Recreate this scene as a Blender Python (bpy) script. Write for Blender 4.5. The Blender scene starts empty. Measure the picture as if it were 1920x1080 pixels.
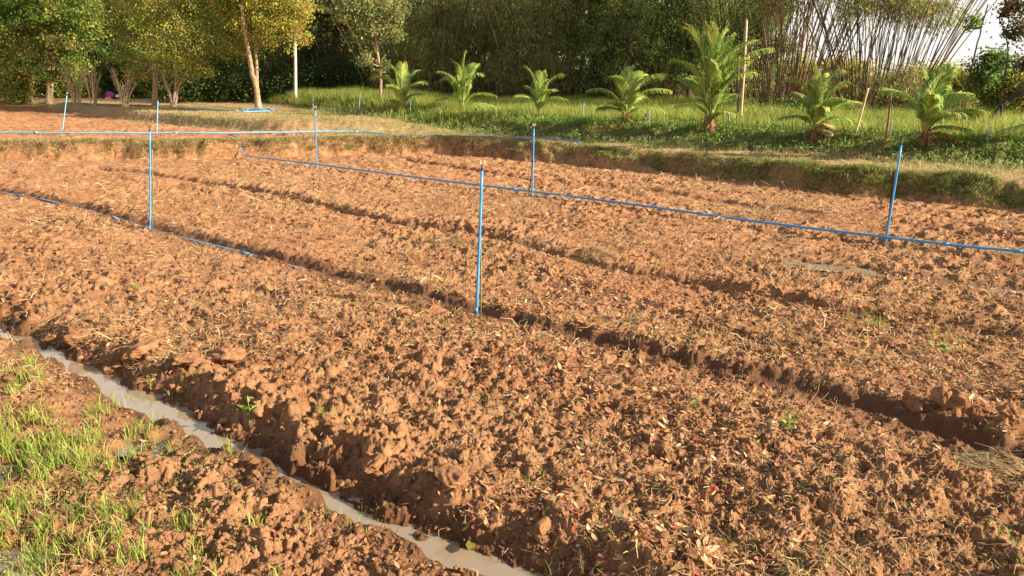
import bpy, math, random
import numpy as np
from mathutils import Vector
R = math.radians
random.seed(7); rng = np.random.default_rng(7)
sc = bpy.context.scene

# ------------------------------------------------------------------ camera, sky, sun
F, CX, CY, HOR, CAMH = 1507.0, 960.0, 540.0, 138.0, 2.1
PITCH = math.atan((CY - HOR) / F)
cd = bpy.data.cameras.new("camera"); cam = bpy.data.objects.new("camera", cd); sc.collection.objects.link(cam)
cd.sensor_width = 36.0; cd.lens = 36.0 * F / 1920.0; cd.clip_start = 0.05; cd.clip_end = 2000
cam.location = (0, 0, CAMH); cam.rotation_euler = (math.pi / 2 - PITCH, 0, 0); sc.camera = cam
SUN_AZ, SUN_EL = 107.0, 22.0          # degrees clockwise from +Y, degrees above the horizon
w = bpy.data.worlds.new("World"); sc.world = w; w.use_nodes = True
sk = w.node_tree.nodes.new('ShaderNodeTexSky'); sk.sky_type = 'NISHITA'; sk.sun_disc = False
sk.sun_elevation = R(SUN_EL); sk.sun_rotation = R(SUN_AZ); sk.dust_density = 5.0; sk.air_density = 1.0; sk.ozone_density = 1.0
bg = w.node_tree.nodes['Background']; bg.inputs[1].default_value = 0.052
wn, wl = w.node_tree.nodes, w.node_tree.links      # bright white cloud haze low in the sky, thinning upwards
wtc = wn.new('ShaderNodeTexCoord'); wsp = wn.new('ShaderNodeSeparateXYZ'); wl.new(wtc.outputs['Generated'], wsp.inputs[0])
wno = wn.new('ShaderNodeTexNoise'); wno.inputs['Scale'].default_value = 3.0; wno.inputs['Detail'].default_value = 5; wl.new(wtc.outputs['Generated'], wno.inputs['Vector'])
wad = wn.new('ShaderNodeMath'); wad.operation = 'MULTIPLY_ADD'; wad.inputs[1].default_value = .5; wl.new(wno.outputs['Fac'], wad.inputs[0]); wl.new(wsp.outputs[2], wad.inputs[2])
wmr = wn.new('ShaderNodeMapRange'); wmr.interpolation_type = 'SMOOTHSTEP'; wmr.inputs[1].default_value = .40; wmr.inputs[2].default_value = 1.10; wmr.inputs[3].default_value = 1; wmr.inputs[4].default_value = 0; wl.new(wad.outputs[0], wmr.inputs[0])
wmx = wn.new('ShaderNodeMix'); wmx.data_type = 'RGBA'; wl.new(wmr.outputs[0], wmx.inputs[0]); wl.new(sk.outputs[0], wmx.inputs[6]); wmx.inputs[7].default_value = (8.2, 8.0, 7.7, 1)
wl.new(wmx.outputs[2], bg.inputs[0])
sd = bpy.data.lights.new("sun", 'SUN'); sd.energy = 5.0; sd.angle = R(0.6); sd.color = (1.0, 0.85, 0.64)
sun = bpy.data.objects.new("sun", sd); sc.collection.objects.link(sun)
sdir = Vector((math.sin(R(SUN_AZ)) * math.cos(R(SUN_EL)), math.cos(R(SUN_AZ)) * math.cos(R(SUN_EL)), math.sin(R(SUN_EL))))
sun.rotation_euler = sdir.to_track_quat('Z', 'Y').to_euler()
sc.view_settings.view_transform = 'Standard'; sc.view_settings.look = 'None'
sc.view_settings.exposure = 1.38; sc.view_settings.gamma = 1.0
sc.cycles.max_bounces = 6; sc.cycles.transparent_max_bounces = 8; sc.cycles.diffuse_bounces = 3

# ------------------------------------------------------------------ pixel <-> world helpers (used to survey the place)
def ray(px, py):
    c, s = math.cos(PITCH), math.sin(PITCH)
    return np.array([px - CX, F * c + (CY - py) * s, -F * s + (CY - py) * c])
def atz(px, py, z):
    d = ray(px, py); t = (z - CAMH) / d[2]; return d[0] * t, d[1] * t
def atY(px, py, Y):
    d = ray(px, py); t = Y / d[1]; return np.array([d[0] * t, Y, CAMH + d[2] * t])
def poly(pts, z=0.0): return np.array([atz(px, py, z) for px, py in pts])

# ------------------------------------------------------------------ noise
def hsh(ix, iy, seed):
    h = ix.astype(np.int64) * 374761393 + iy.astype(np.int64) * 668265263 + seed * 1274126177
    h &= 0xFFFFFFFF; h = ((h ^ (h >> 13)) * 1274126177) & 0xFFFFFFFF; h ^= (h >> 16)
    return (h & 0xFFFFFF).astype(np.float32) / 16777216.0
def vn(x, y, seed=0):
    ix = np.floor(x); iy = np.floor(y); fx = (x - ix).astype(np.float32); fy = (y - iy).astype(np.float32)
    u = fx * fx * (3 - 2 * fx); v = fy * fy * (3 - 2 * fy)
    a = hsh(ix, iy, seed); b = hsh(ix + 1, iy, seed); c = hsh(ix, iy + 1, seed); d = hsh(ix + 1, iy + 1, seed)
    return (a * (1 - u) + b * u) * (1 - v) + (c * (1 - u) + d * u) * v
def fbm(x, y, seed=0, o=4):
    s = 0; a = .5
    for k in range(o): s = s + a * vn(x * 2 ** k + 17.3 * k, y * 2 ** k - 9.1 * k, seed + k); a *= .5
    return s / (1 - .5 ** o)
def domes(x, y, s, seed, present=.6):
    xs = x / s + .8 * (vn(x / s * 1.7, y / s * 1.7, seed + 50) - .5) + .35 * (vn(x / s * 5, y / s * 5, seed + 52) - .5)
    ys = y / s + .8 * (vn(x / s * 1.7, y / s * 1.7, seed + 51) - .5) + .35 * (vn(x / s * 5, y / s * 5, seed + 53) - .5)
    ix = np.floor(xs); iy = np.floor(ys); out = np.zeros(x.shape, np.float32)
    for dx in (-1, 0, 1):
        for dy in (-1, 0, 1):
            cx = ix + dx; cy = iy + dy
            a = hsh(cx, cy, seed); b = hsh(cx, cy, seed + 1); c = hsh(cx, cy, seed + 2); e = hsh(cx, cy, seed + 3)
            r = .35 + .4 * c
            ddx = xs - cx - a; ddy = ys - cy - b
            q = 1 - (ddx * ddx * (.7 + .6 * e) + ddy * ddy * (1.3 - .6 * e)) / (r * r)
            t = np.sqrt(np.maximum(q, 0)) * (.4 + .6 * e) * (1 + .5 * ddx * (a - .5) * 2 + .5 * ddy * (b - .5) * 2)
            out = np.maximum(out, np.where(hsh(cx, cy, seed + 4) < present, t, 0))
    return out
def bil(x, y, f, seed, o=4, g=.55):
    s = 0; a = 1; tot = 0
    for k in range(o):
        c_, s_ = math.cos(.7 + 1.9 * k), math.sin(.7 + 1.9 * k); X = (x * c_ - y * s_) * f * 2.1 ** k; Y = (x * s_ + y * c_) * f * 2.1 ** k
        s = s + a * np.abs(2 * vn(X + 3.7 * k, Y, seed + k) - 1); tot += a; a *= g
    return s / tot
def ss(t): t = np.clip(t, 0, 1); return t * t * (3 - 2 * t)

# ------------------------------------------------------------------ the lie of the land
FA = poly([(-500, 470), (-200, 550), (0, 622), (130, 690), (230, 742), (330, 795), (430, 848), (550, 905), (700, 990), (860, 1062), (960, 1105), (1300, 1260)], -.1)
FB = poly([(-500, 262), (-200, 322), (0, 362), (130, 388), (281, 432), (470, 482), (640, 525), (760, 555), (893, 592), (1060, 634), (1250, 682), (1480, 735), (1650, 785), (1830, 848), (1920, 876), (2300, 1010)], -.06)
FC = poly([(180, 316), (280, 326), (400, 346), (530, 368), (640, 396), (760, 420), (880, 436), (1000, 466), (1130, 500), (1290, 530), (1430, 558), (1600, 590), (1800, 618), (2000, 655), (2400, 730)])
FD = poly([(460, 304), (600, 322), (800, 348), (998, 376), (1300, 412), (1660, 462), (1930, 500), (2400, 570)])
FE = poly([(760, 300), (880, 318), (1000, 337), (1200, 356), (1400, 384), (1600, 408), (1920, 446), (2300, 500)])
FG = poly([(1250, 470), (1470, 492), (1600, 503), (1720, 522), (1840, 535), (2000, 560)])
B1 = poly([(-900, 304), (0, 301), (300, 300), (450, 298), (650, 292), (850, 292), (1000, 303), (1200, 322), (1400, 346), (1600, 368), (1900, 396), (2500, 480), (3300, 640)])
B2 = poly([(-900, 200), (0, 203), (130, 214), (240, 228), (400, 243), (520, 250), (700, 251), (900, 252)], .42)
B3 = poly([(-900, 180), (300, 192), (420, 200), (520, 214), (600, 226), (700, 238), (900, 252), (1100, 266), (1300, 276), (1500, 290), (1700, 305), (1920, 318), (2500, 370), (3300, 480)], .42)
def pd(P, x, y):
    best = np.full(x.shape, 1e9, np.float32)
    for a, b in zip(P[:-1], P[1:]):
        d = b - a; t = np.clip(((x - a[0]) * d[0] + (y - a[1]) * d[1]) / (d @ d), 0, 1)
        best = np.minimum(best, (x - a[0] - t * d[0]) ** 2 + (y - a[1] - t * d[1]) ** 2)
    return np.sqrt(best)
def over(P, x, y):               # signed distance beyond an edge line given as y = f(x)
    yy = np.interp(x, P[:, 0], P[:, 1]); return np.sign(y - yy) * pd(P, x, y)
def zones(x, y):
    n = (vn(x * 1.3, y * 1.3, 5) - .5) * .35 + (vn(x * 5, y * 5, 6) - .5) * .12
    return over(B1, x, y) + n, over(B2, x, y) + n, over(B3, x, y) + n
X2a, X2b = atz(640, 250, .42)[0], atz(900, 252, .42)[0]
PUD = [(atz(270, 838, -.03), .13), (atz(-5, 885, -.03), .18), (atz(20, 1062, -.03), .2)]
def H(x, y, detail=True):
    x = np.asarray(x, np.float32); y = np.asarray(y, np.float32)
    d1, d2, d3 = zones(x, y)
    b2 = ss(d2 / .45) * (1 - ss((x - X2a) / (X2b - X2a)))
    ledge = lambda d, w_, sd: ss(d / w_ + .30 * (vn((x + .3 * y) * 1.7, d / w_ * 3, sd) - .5) + .22 * (vn(x * 6 + y * 2, d / w_ * 7, sd + 1) - .5) + .12 * (vn(x * 17 + y * 5, d / w_ * 15, sd + 2) - .5))
    d2 = over(B2, x, y) + (vn(x * 1.3, y * 1.3, 5) - .5) * .12 + (vn(x * 7, y * 7, 6) - .5) * .04; b2 = ss(d2 / .55) * (1 - ss((x - X2a) / (X2b - X2a)))
    z = .42 * ledge(d1, .6, 301) + .34 * b2 + .40 * ledge(d3, 1.2, 305)
    z = z + np.minimum(.004 * np.maximum(d3 - 3, 0), .12)
    fld = 1 - ss(d1 / .1 + .5)
    fl2 = ss((d1 - .9) / .4) * (1 - ss(d2 / .1 + .5)) * (1 - ss((x - X2a + 1.2) / 1.2))
    T = np.maximum(fld, fl2 * .75)
    wob = (vn(x * 3.1, y * 3.1, 11) - .5) * .10 + (vn(x * 11, y * 11, 12) - .5) * .06
    dA = pd(FA, x, y) + wob * 1.1; dB = pd(FB, x, y) + wob * .8; dC = pd(FC, x, y) + wob * .6; dD = pd(FD, x, y) + wob
    dE = pd(FE, x, y) + wob * .6; dG = pd(FG, x, y) + wob * 3 + (vn(x * 1.1, y * 1.1, 14) - .5) * .35
    def side(P): return ss((y - np.interp(x, P[:, 0], P[:, 1])) / .1 + .5)          # 1 beyond the furrow, 0 on the near side
    sA, sB, sC, sE = side(FA), side(FB), side(FC), side(FE)
    bx_, by_ = atz(285, 750, -.1); bul = np.exp(-((x - bx_) ** 2 + (y - by_) ** 2) / .12)
    fur = .155 * (1 - ss((dA - .020 - .10 * bul + .05 * (vn(x * 5, y * 5, 310) - .5)) / (.11 + .27 * sA))) + .046 * (1 - ss((dB - .005) / (.08 + .06 * sB))) + .085 * (1 - ss((dC - .01) / (.09 + .06 * sC))) \
        + .03 * (1 - ss(dD / .16)) + .065 * (1 - ss(dE / .14))
    berm = .032 * sA * np.exp(-((dA - .42) / .22) ** 2) + .028 * sB * np.exp(-((dB - .30) / .20) ** 2) + .045 * sC * np.exp(-((dC - .28) / .17) ** 2) + .035 * sE * np.exp(-((dE - .27) / .16) ** 2) - .04 * (1 - sA) * np.exp(-((dA - .2) / .22) ** 2) * ss((-x - 1.5) / 1.5) - .02 * (1 - sB) * np.exp(-((dB - .2) / .2) ** 2)
    z = z + fld * (berm - fur)
    lowG = (1 - ss((dG - .04) / .26)) * fld * ss((x - 1.5) / 2)
    z = z - .036 * lowG
    pu = np.zeros(x.shape, np.float32)
    for (a, b), r in PUD: pu = np.maximum(pu, 1 - ss((np.hypot(x - a, y - b) + wob * 1.2 - r * .6) / .12))
    z = z - .055 * pu
    if not detail: return z
    sA_ = sA
    wet = np.clip(np.maximum(np.maximum(1 - ss((dA - .1) / .22), 1 - ss((dB - .06) / .2)), np.maximum(.45 * (1 - ss(dC / .2)), np.maximum(lowG * .9, pu))), 0, 1) * fld
    inf = np.clip(np.maximum(1 - ss((dA - .04) / .08), np.maximum(1 - ss((dB - .02) / .07), np.maximum(lowG * .25, .35 * (1 - ss(dC / .1))))), 0, 1)
    A = T * (1 - .85 * inf) * (1 - .45 * (1 - sA_) * (1 - ss((dA - .25) / .2)))
    patch = .35 + 1.3 * ss((fbm(x * .8, y * .8, 21, 3) - .25) / .5)
    near = np.exp(-((dA - .35) / .28) ** 2)            # the rough wall of clods beside the ditch
    along = x * .63 - y * .78; across = x * .78 + y * .63
    und = (fbm(x * 1.1, y * 1.1, 31, 3) - .5) * .07 + (fbm(along * .55, across * 3.2, 33, 2) - .5) * .05
    wx = x + .05 * (vn(x * 9, y * 9, 44) - .5) + .02 * (vn(x * 31, y * 31, 46) - .5); wy = y + .05 * (vn(x * 9, y * 9, 45) - .5) + .02 * (vn(x * 31, y * 31, 47) - .5)
    dm = domes(wx, wy, .34, 101, .28) * (.026 + .045 * near) + domes(wx, wy, .17, 111, .42) * (.022 + .035 * near) * patch \
        + domes(wx, wy, .085, 121, .45) * .017 * patch + domes(x, y, .043, 131, .6) * .009 * patch
    rough = (bil(wx, wy, 5, 41, 5, .62) - .4) * .072 * (.5 + .6 * patch) + fl2 * (bil(x, y, 1.9, 49, 3, .7) - .4) * .14 + (bil(x, y, 47, 48, 3, .75) - .4) * .026
    z = z + A * (und + dm + rough) + (1 - T) * ((fbm(x * 2.2, y * 2.2, 51, 4) - .5) * .09 + (vn(x * 12, y * 12, 55) - .5) * .03) * (1 - .9 * (fld * inf))
    face = ss(d1 / .12) * (1 - ss((d1 - .5) / .3))
    z = z + face * (fbm(x * 4, y * 4, 61, 5) - .5) * .16
    return z, wet, T, d1, d2, d3, dA, dB, fl2, face
def G(x, y): return H(x, y)[0]
def ground(px, py):              # where the sight line through a pixel of the photograph meets the land
    d = ray(px, py); lo = .3; t = np.linspace(.05, 90, 12000) / d[1]
    X, Y, Z = d[0] * t, d[1] * t, CAMH + d[2] * t
    k = np.argmax(Z < H(X, Y, False)); return float(X[k]), float(Y[k]), float(G(X[k:k + 1], Y[k:k + 1])[0])

# ------------------------------------------------------------------ materials
def mat(name): m = bpy.data.materials.new(name); m.use_nodes = True; return m, m.node_tree.nodes, m.node_tree.links, m.node_tree.nodes['Principled BSDF']
def simple(name, col, rough=.6, var=.15, scale=20, spec=.3, metal=0, bump=0.0):
    m, n, l, p = mat(name); p.inputs['Roughness'].default_value = rough; p.inputs['Specular IOR Level'].default_value = spec; p.inputs['Metallic'].default_value = metal
    tc = n.new('ShaderNodeTexCoord'); t = n.new('ShaderNodeTexNoise'); t.inputs['Scale'].default_value = scale; t.inputs['Detail'].default_value = 5
    r = n.new('ShaderNodeMapRange'); r.inputs[1].default_value = .3; r.inputs[2].default_value = .7; r.inputs[3].default_value = 1 - var; r.inputs[4].default_value = 1 + var
    mx = n.new('ShaderNodeVectorMath'); mx.operation = 'SCALE'; mx.inputs[0].default_value = col
    l.new(tc.outputs['Object'], t.inputs['Vector']); l.new(t.outputs['Fac'], r.inputs[0]); l.new(r.outputs[0], mx.inputs['Scale']); l.new(mx.outputs[0], p.inputs['Base Color'])
    if bump:
        b = n.new('ShaderNodeBump'); b.inputs['Strength'].default_value = bump; b.inputs['Distance'].default_value = .01
        l.new(t.outputs['Fac'], b.inputs['Height']); l.new(b.outputs[0], p.inputs['Normal'])
    return m
def leafmat(name, trans=.35, rough=.5, spec=.25):
    m, n, l, p = mat(name); a = n.new('ShaderNodeAttribute'); a.attribute_name = 'Col'
    p.inputs['Roughness'].default_value = rough; p.inputs['Specular IOR Level'].default_value = spec; l.new(a.outputs['Color'], p.inputs['Base Color'])
    t = n.new('ShaderNodeBsdfTranslucent'); l.new(a.outputs['Color'], t.inputs['Color'])
    mx = n.new('ShaderNodeMixShader'); mx.inputs[0].default_value = trans; l.new(p.outputs[0], mx.inputs[1]); l.new(t.outputs[0], mx.inputs[2])
    l.new(mx.outputs[0], n['Material Output'].inputs['Surface']); return m
def soilmat(name, use_attr):
    m, n, l, p = mat(name); tc = n.new('ShaderNodeTexCoord')
    def noise(s, d=6):
        t = n.new('ShaderNodeTexNoise'); t.inputs['Scale'].default_value = s; t.inputs['Detail'].default_value = d; t.inputs['Roughness'].default_value = .65; l.new(tc.outputs['Object'], t.inputs['Vector']); return t
    def mix(f, a, b):
        x = n.new('ShaderNodeMix'); x.data_type = 'RGBA'
        for s, v in ((0, f), (6, a), (7, b)):
            if hasattr(v, 'default_value') or hasattr(v, 'links'): l.new(v, x.inputs[s])
            else: x.inputs[s].default_value = v
        return x.outputs[2]
    def rng_(o, a, b, c=0, d=1):
        r = n.new('ShaderNodeMapRange'); l.new(o, r.inputs[0]); r.inputs[1].default_value = a; r.inputs[2].default_value = b; r.inputs[3].default_value = c; r.inputs[4].default_value = d; return r.outputs[0]
    big, med, fin = noise(.8), noise(9), noise(70, 8)
    c = mix(rng_(med.outputs['Fac'], .35, .68), (.25, .100, .042, 1), (.63, .330, .160, 1))
    c = mix(rng_(big.outputs['Fac'], .42, .70, 0, .75), c, (.60, .325, .170, 1))
    c = mix(rng_(noise(2.7, 7).outputs['Fac'], .52, .66, 0, .55), c, (.22, .085, .038, 1))
    c = mix(rng_(fin.outputs['Fac'], .5, .75, 0, .55), c, (.64, .37, .20, 1))
    c = mix(rng_(fin.outputs['Fac'], .45, .25, 0, .5), c, (.20, .085, .04, 1))
    p.inputs['Specular IOR Level'].default_value = .2; p.inputs['Roughness'].default_value = .95
    grain = noise(260, 3)
    c = mix(rng_(grain.outputs['Fac'], .55, .75, 0, .5), c, (.66, .42, .25, 1)); c = mix(rng_(grain.outputs['Fac'], .45, .25, 0, .55), c, (.19, .075, .035, 1))
    if use_attr:
        a = n.new('ShaderNodeAttribute'); a.attribute_name = 'Col'; s = n.new('ShaderNodeSeparateColor'); l.new(a.outputs['Color'], s.inputs[0])
        c = mix(s.outputs[1], c, mix(rng_(med.outputs['Fac'], .35, .65), (.07, .09, .025, 1), (.18, .21, .06, 1)))
        c = mix(s.outputs[2], c, mix(rng_(fin.outputs['Fac'], .35, .65), (.28, .18, .085, 1), (.58, .43, .23, 1)))
        mu = n.new('ShaderNodeMath'); mu.operation = 'MULTIPLY'; mu.inputs[1].default_value = .8; l.new(s.outputs[0], mu.inputs[0])
        c = mix(mu.outputs[0], c, (.155, .068, .032, 1)); l.new(rng_(s.outputs[0], 0, 1, .95, .5), p.inputs['Roughness'])
    l.new(c, p.inputs['Base Color'])
    b = n.new('ShaderNodeBump'); b.inputs['Strength'].default_value = 1.0; b.inputs['Distance'].default_value = .02
    ad = n.new('ShaderNodeMath'); ad.operation = 'ADD'; f3 = noise(180, 4); l.new(fin.outputs['Fac'], ad.inputs[0]); l.new(f3.outputs['Fac'], ad.inputs[1])
    l.new(ad.outputs[0], b.inputs['Height']); l.new(b.outputs[0], p.inputs['Normal']); return m
M = dict(soil=soilmat('tilled_soil', True), clod=soilmat('clod_soil', False),
    leaf=leafmat('foliage', .42), palm=leafmat('palm_leaf', .30, .38, .5), grass=leafmat('grass_blades', .5), dry=leafmat('dry_litter', .12, .8, .2),
    bark=simple('bark', (.36, .25, .16), .9, .4, 14, bump=.6), bark_dark=simple('dark_bark', (.07, .05, .035), .9, .4, 14, bump=.6),
    culm=simple('bamboo_culm', (.085, .075, .032), .6, .5, 6), culm_red=simple('dry_bamboo_culm', (.23, .135, .07), .65, .5, 6), twig=simple('dry_twig', (.56, .43, .26), .8, .3, 12),
    blue=simple('blue_pvc', (.06, .30, .62), .32, .10, 9, .5), blue_dusty=simple('sun_bleached_blue_pvc', (.20, .48, .72), .5, .15, 5, .4), grey_blue=simple('weathered_blue_pvc', (.26, .38, .46), .6, .15, 8),
    black=simple('black_plastic', (.02, .02, .02), .4, .2), head=simple('tan_plastic', (.55, .42, .28), .6, .2), stake=simple('bamboo_stake', (.20, .17, .07), .7, .4, 30), stake_dark=simple('dark_stake', (.035, .025, .02), .8, .4, 30),
    concrete=simple('concrete', (.58, .54, .44), .8, .12, 8, bump=.3), wood=simple('pale_wood', (.56, .42, .26), .8, .25, 10, bump=.4), wood_grey=simple('grey_wood', (.20, .17, .14), .85, .3, 10, bump=.4), wood_brown=simple('brown_wood', (.22, .12, .06), .85, .3, 10, bump=.4),
    fibre=simple('palm_fibre', (.22, .12, .06), .9, .45, 30, bump=.8))
wm, n_, l_, p_ = mat('muddy_water'); p_.inputs['Base Color'].default_value = (.30, .24, .17, 1); p_.inputs['Roughness'].default_value = .04; p_.inputs['Specular IOR Level'].default_value = .9; p_.inputs['IOR'].default_value = 1.5
tc = n_.new('ShaderNodeTexCoord'); t = n_.new('ShaderNodeTexNoise'); t.inputs['Scale'].default_value = 7; t.inputs['Detail'].default_value = 3; b = n_.new('ShaderNodeBump'); b.inputs['Strength'].default_value = .12; b.inputs['Distance'].default_value = .01
l_.new(tc.outputs['Object'], t.inputs['Vector']); l_.new(t.outputs['Fac'], b.inputs['Height']); l_.new(b.outputs[0], p_.inputs['Normal']); M['water'] = wm

# ------------------------------------------------------------------ mesh building
def mk(name, V, faces, m, parent=None, col=None, smooth=False):
    me = bpy.data.meshes.new(name); V = np.asarray(V, np.float32).reshape(-1, 3)
    faces = [np.asarray(f, np.int32) for f in faces if len(f)]
    me.vertices.add(len(V)); me.vertices.foreach_set('co', V.ravel())
    nl = sum(f.size for f in faces); npoly = sum(len(f) for f in faces)
    me.loops.add(nl); me.loops.foreach_set('vertex_index', np.concatenate([f.ravel() for f in faces]))
    me.polygons.add(npoly); tot = np.concatenate([np.full(len(f), f.shape[1], np.int32) for f in faces])
    me.polygons.foreach_set('loop_start', np.concatenate([[0], np.cumsum(tot)[:-1]]).astype(np.int32))
    try: me.polygons.foreach_set('loop_total', tot)
    except Exception: pass
    if smooth: me.polygons.foreach_set('use_smooth', np.ones(npoly, bool))
    if col is not None:
        a = me.color_attributes.new('Col', 'FLOAT_COLOR', 'POINT'); c = np.ones((len(V), 4), np.float32); c[:, :3] = col; a.data.foreach_set('color', c.ravel())
    me.update(calc_edges=True); me.materials.append(m)
    o = bpy.data.objects.new(name, me); sc.collection.objects.link(o)
    if parent is not None: o.parent = parent
    return o
def tag(o, label=None, cat=None, group=None, kind=None):
    for k, v in (('label', label), ('category', cat), ('group', group), ('kind', kind)):
        if v: o[k] = v
    return o
def thing(name, loc, label, cat, group=None):
    o = bpy.data.objects.new(name, None); sc.collection.objects.link(o); o.location = loc; o.empty_display_size = .1; return tag(o, label, cat, group)
class Acc:
    def __init__(s): s.V = []; s.F = {}; s.C = []; s.n = 0
    def add(s, V, F, C=None):
        V = np.asarray(V, np.float32).reshape(-1, 3)
        for f in F: f = np.asarray(f); s.F.setdefault(f.shape[1], []).append(f + s.n)
        s.V.append(V); s.n += len(V)
        if C is not None: s.C.append(np.broadcast_to(np.asarray(C, np.float32), (len(V), 3)))
        return s
    def build(s, name, m, parent=None, off=None, smooth=False):
        V = np.concatenate(s.V)
        if off is not None: V = V - np.asarray(off, np.float32)
        return mk(name, V, [np.concatenate(f) for f in s.F.values()], m, parent, np.concatenate(s.C) if s.C else None, smooth)
def tube(P, rad, sides=8, cap=True):
    P = np.asarray(P, float); k = len(P); rad = np.broadcast_to(np.asarray(rad, float), (k,))
    T = np.gradient(P, axis=0); T /= np.linalg.norm(T, axis=1)[:, None] + 1e-9
    up = np.array([.13, .97, .2]) if abs(T[0][1]) < .8 else np.array([1., .1, .2]); U = np.cross(T, up); U /= np.linalg.norm(U, axis=1)[:, None]; W = np.cross(T, U)
    a = np.arange(sides) * 2 * math.pi / sides
    V = P[:, None] + rad[:, None, None] * (np.cos(a)[None, :, None] * U[:, None] + np.sin(a)[None, :, None] * W[:, None]); V = V.reshape(-1, 3)
    i = np.arange(k - 1)[:, None] * sides; j = np.arange(sides)[None]; j2 = (j + 1) % sides
    F = [np.stack([i + j, i + j2, i + sides + j2, i + sides + j], -1).reshape(-1, 4)]
    if cap: F.append(np.arange(sides)[::-1][None]); F.append(((k - 1) * sides + np.arange(sides))[None])
    return V, F
def spline(P, n):
    P = np.asarray(P, float)
    if len(P) < 3: return P[0] + (P[-1] - P[0]) * np.linspace(0, 1, n)[:, None]
    Q = np.vstack([2 * P[0] - P[1], P, 2 * P[-1] - P[-2]]); u = np.linspace(0, len(P) - 1 - 1e-6, n); k = u.astype(int); t = (u - k)[:, None]
    a, b, c, d = Q[k], Q[k + 1], Q[k + 2], Q[k + 3]
    return .5 * (2 * b + (c - a) * t + (2 * a - 5 * b + 4 * c - d) * t * t + (3 * b - a - 3 * c + d) * t ** 3)
def unit(v): return v / (np.linalg.norm(v, axis=-1, keepdims=True) + 1e-9)
def rdir(n, r=rng): return unit(r.normal(size=(n, 3)))
def leaves(C, D, L, W, col, r=rng):      # one folded diamond per leaf
    n = len(C); D = unit(D); N = unit(r.normal(size=(n, 3)) + np.array([0, 0, .8])); S = unit(np.cross(D, N)); N = np.cross(S, D)
    L = np.broadcast_to(L, (n,))[:, None]; W = np.broadcast_to(W, (n,))[:, None]
    m = C + D * L * .45
    V = np.stack([C, m + S * W * .5 + N * W * .12, C + D * L - N * L * .12, m - S * W * .5 + N * W * .12], 1)
    F = np.arange(n * 4).reshape(n, 4); return V.reshape(-1, 3), [F], np.repeat(col, 4, 0)
def pal(P, n, jit=.25, r=rng, w=None):
    P = np.asarray(P, float); c = P[r.choice(len(P), n, p=w)]; return np.clip(c * (1 + jit * r.normal(size=(n, 1))) * (1 + .08 * r.normal(size=(n, 3))), .004, .95)
def blades(B, h, wd, lean, col, r=rng):
    n = len(B); a = r.uniform(0, 2 * math.pi, n); D = np.stack([np.cos(a), np.sin(a), 0 * a], 1); a2 = r.uniform(0, 2 * math.pi, n); S = np.stack([np.cos(a2), np.sin(a2), 0 * a], 1)
    h = np.broadcast_to(h, (n,))[:, None]; wd = np.broadcast_to(wd, (n,))[:, None]; lean = np.broadcast_to(lean, (n,))[:, None] * r.uniform(.3, 1.6, (n, 1)); Z = np.array([0, 0, 1.])
    m = B + Z * h * .55 + D * lean * h * .3; t = B + Z * h * (1 - .25 * lean) + D * lean * h
    V = np.stack([B - S * wd * .5, B + S * wd * .5, m + S * wd * .4, m - S * wd * .4, t], 1).reshape(-1, 3); i = np.arange(n)[:, None] * 5
    c = np.repeat(col, 5, 0).reshape(n, 5, 3).copy(); c[:, :2] *= .8
    return V, [i + np.array([[0, 1, 2, 3]]), i + np.array([[3, 2, 4]])], c.reshape(-1, 3)

# ------------------------------------------------------------------ ground: one sheet to the horizon
az = np.concatenate([np.arange(-180, -70, 5), np.arange(-70, -46, .6), np.arange(-46, 46, .088), np.arange(46, 70, .6), np.arange(70, 180, 5)])
rr = [.3]
while rr[-1] < 700:
    r_ = rr[-1]; rr.append(r_ + (.12 if r_ < 1.9 else min(max(r_ * r_ * .00064, .0045), .045) if r_ < 19 else .10 if r_ < 42 else r_ * .05))
rr = np.array(rr); A_, R_ = np.meshgrid(np.radians(az), rr); gx = (R_ * np.sin(A_)).ravel(); gy = (R_ * np.cos(A_)).ravel()
z, wet, T, d1, d2, d3, dA, dB, fl2, face = H(gx, gy)
far = ss((np.hypot(gx, gy) - 30) / 30); z = z * (1 - far) + far * 1.0
na, nr = len(az), len(rr); i = np.arange(nr - 1)[:, None] * na; j = np.arange(na)[None]; j2 = (j + 1) % na
FQ = np.stack([i + j, i + na + j, i + na + j2, i + j2], -1).reshape(-1, 4)
patchy = fbm(gx * .7, gy * .7, 71, 3)
green = ss(d3 / .3) * .9 * ss((patchy - .2) / .2) + ss(d2 / .3) * (1 - ss((d3 + .3) / .3)) * ss((patchy - .5) / .15) * .5
right = ss((gx - 0.5) / 2.5)
green = green + ss((d1 - .15) / .15) * (1 - ss((d1 - .7) / .3)) * right * .5
dryv = ss((d1 - .3) / .3) * (1 - fl2) * (1 - ss(d3 / .4)) * (.55 + .45 * ss((patchy - .35) / .2)) + (1 - ss(d1 / .2)) * .12 * ss((patchy - .5) / .1)
green = np.clip(green, 0, 1); dryv = np.clip(dryv * (1 - green * .6), 0, 1)
tag(mk('ground', np.stack([gx, gy, z], 1), [FQ, np.arange(na)[None]], M['soil'], col=np.stack([wet, green, dryv], 1), smooth=True), kind='structure')

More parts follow.
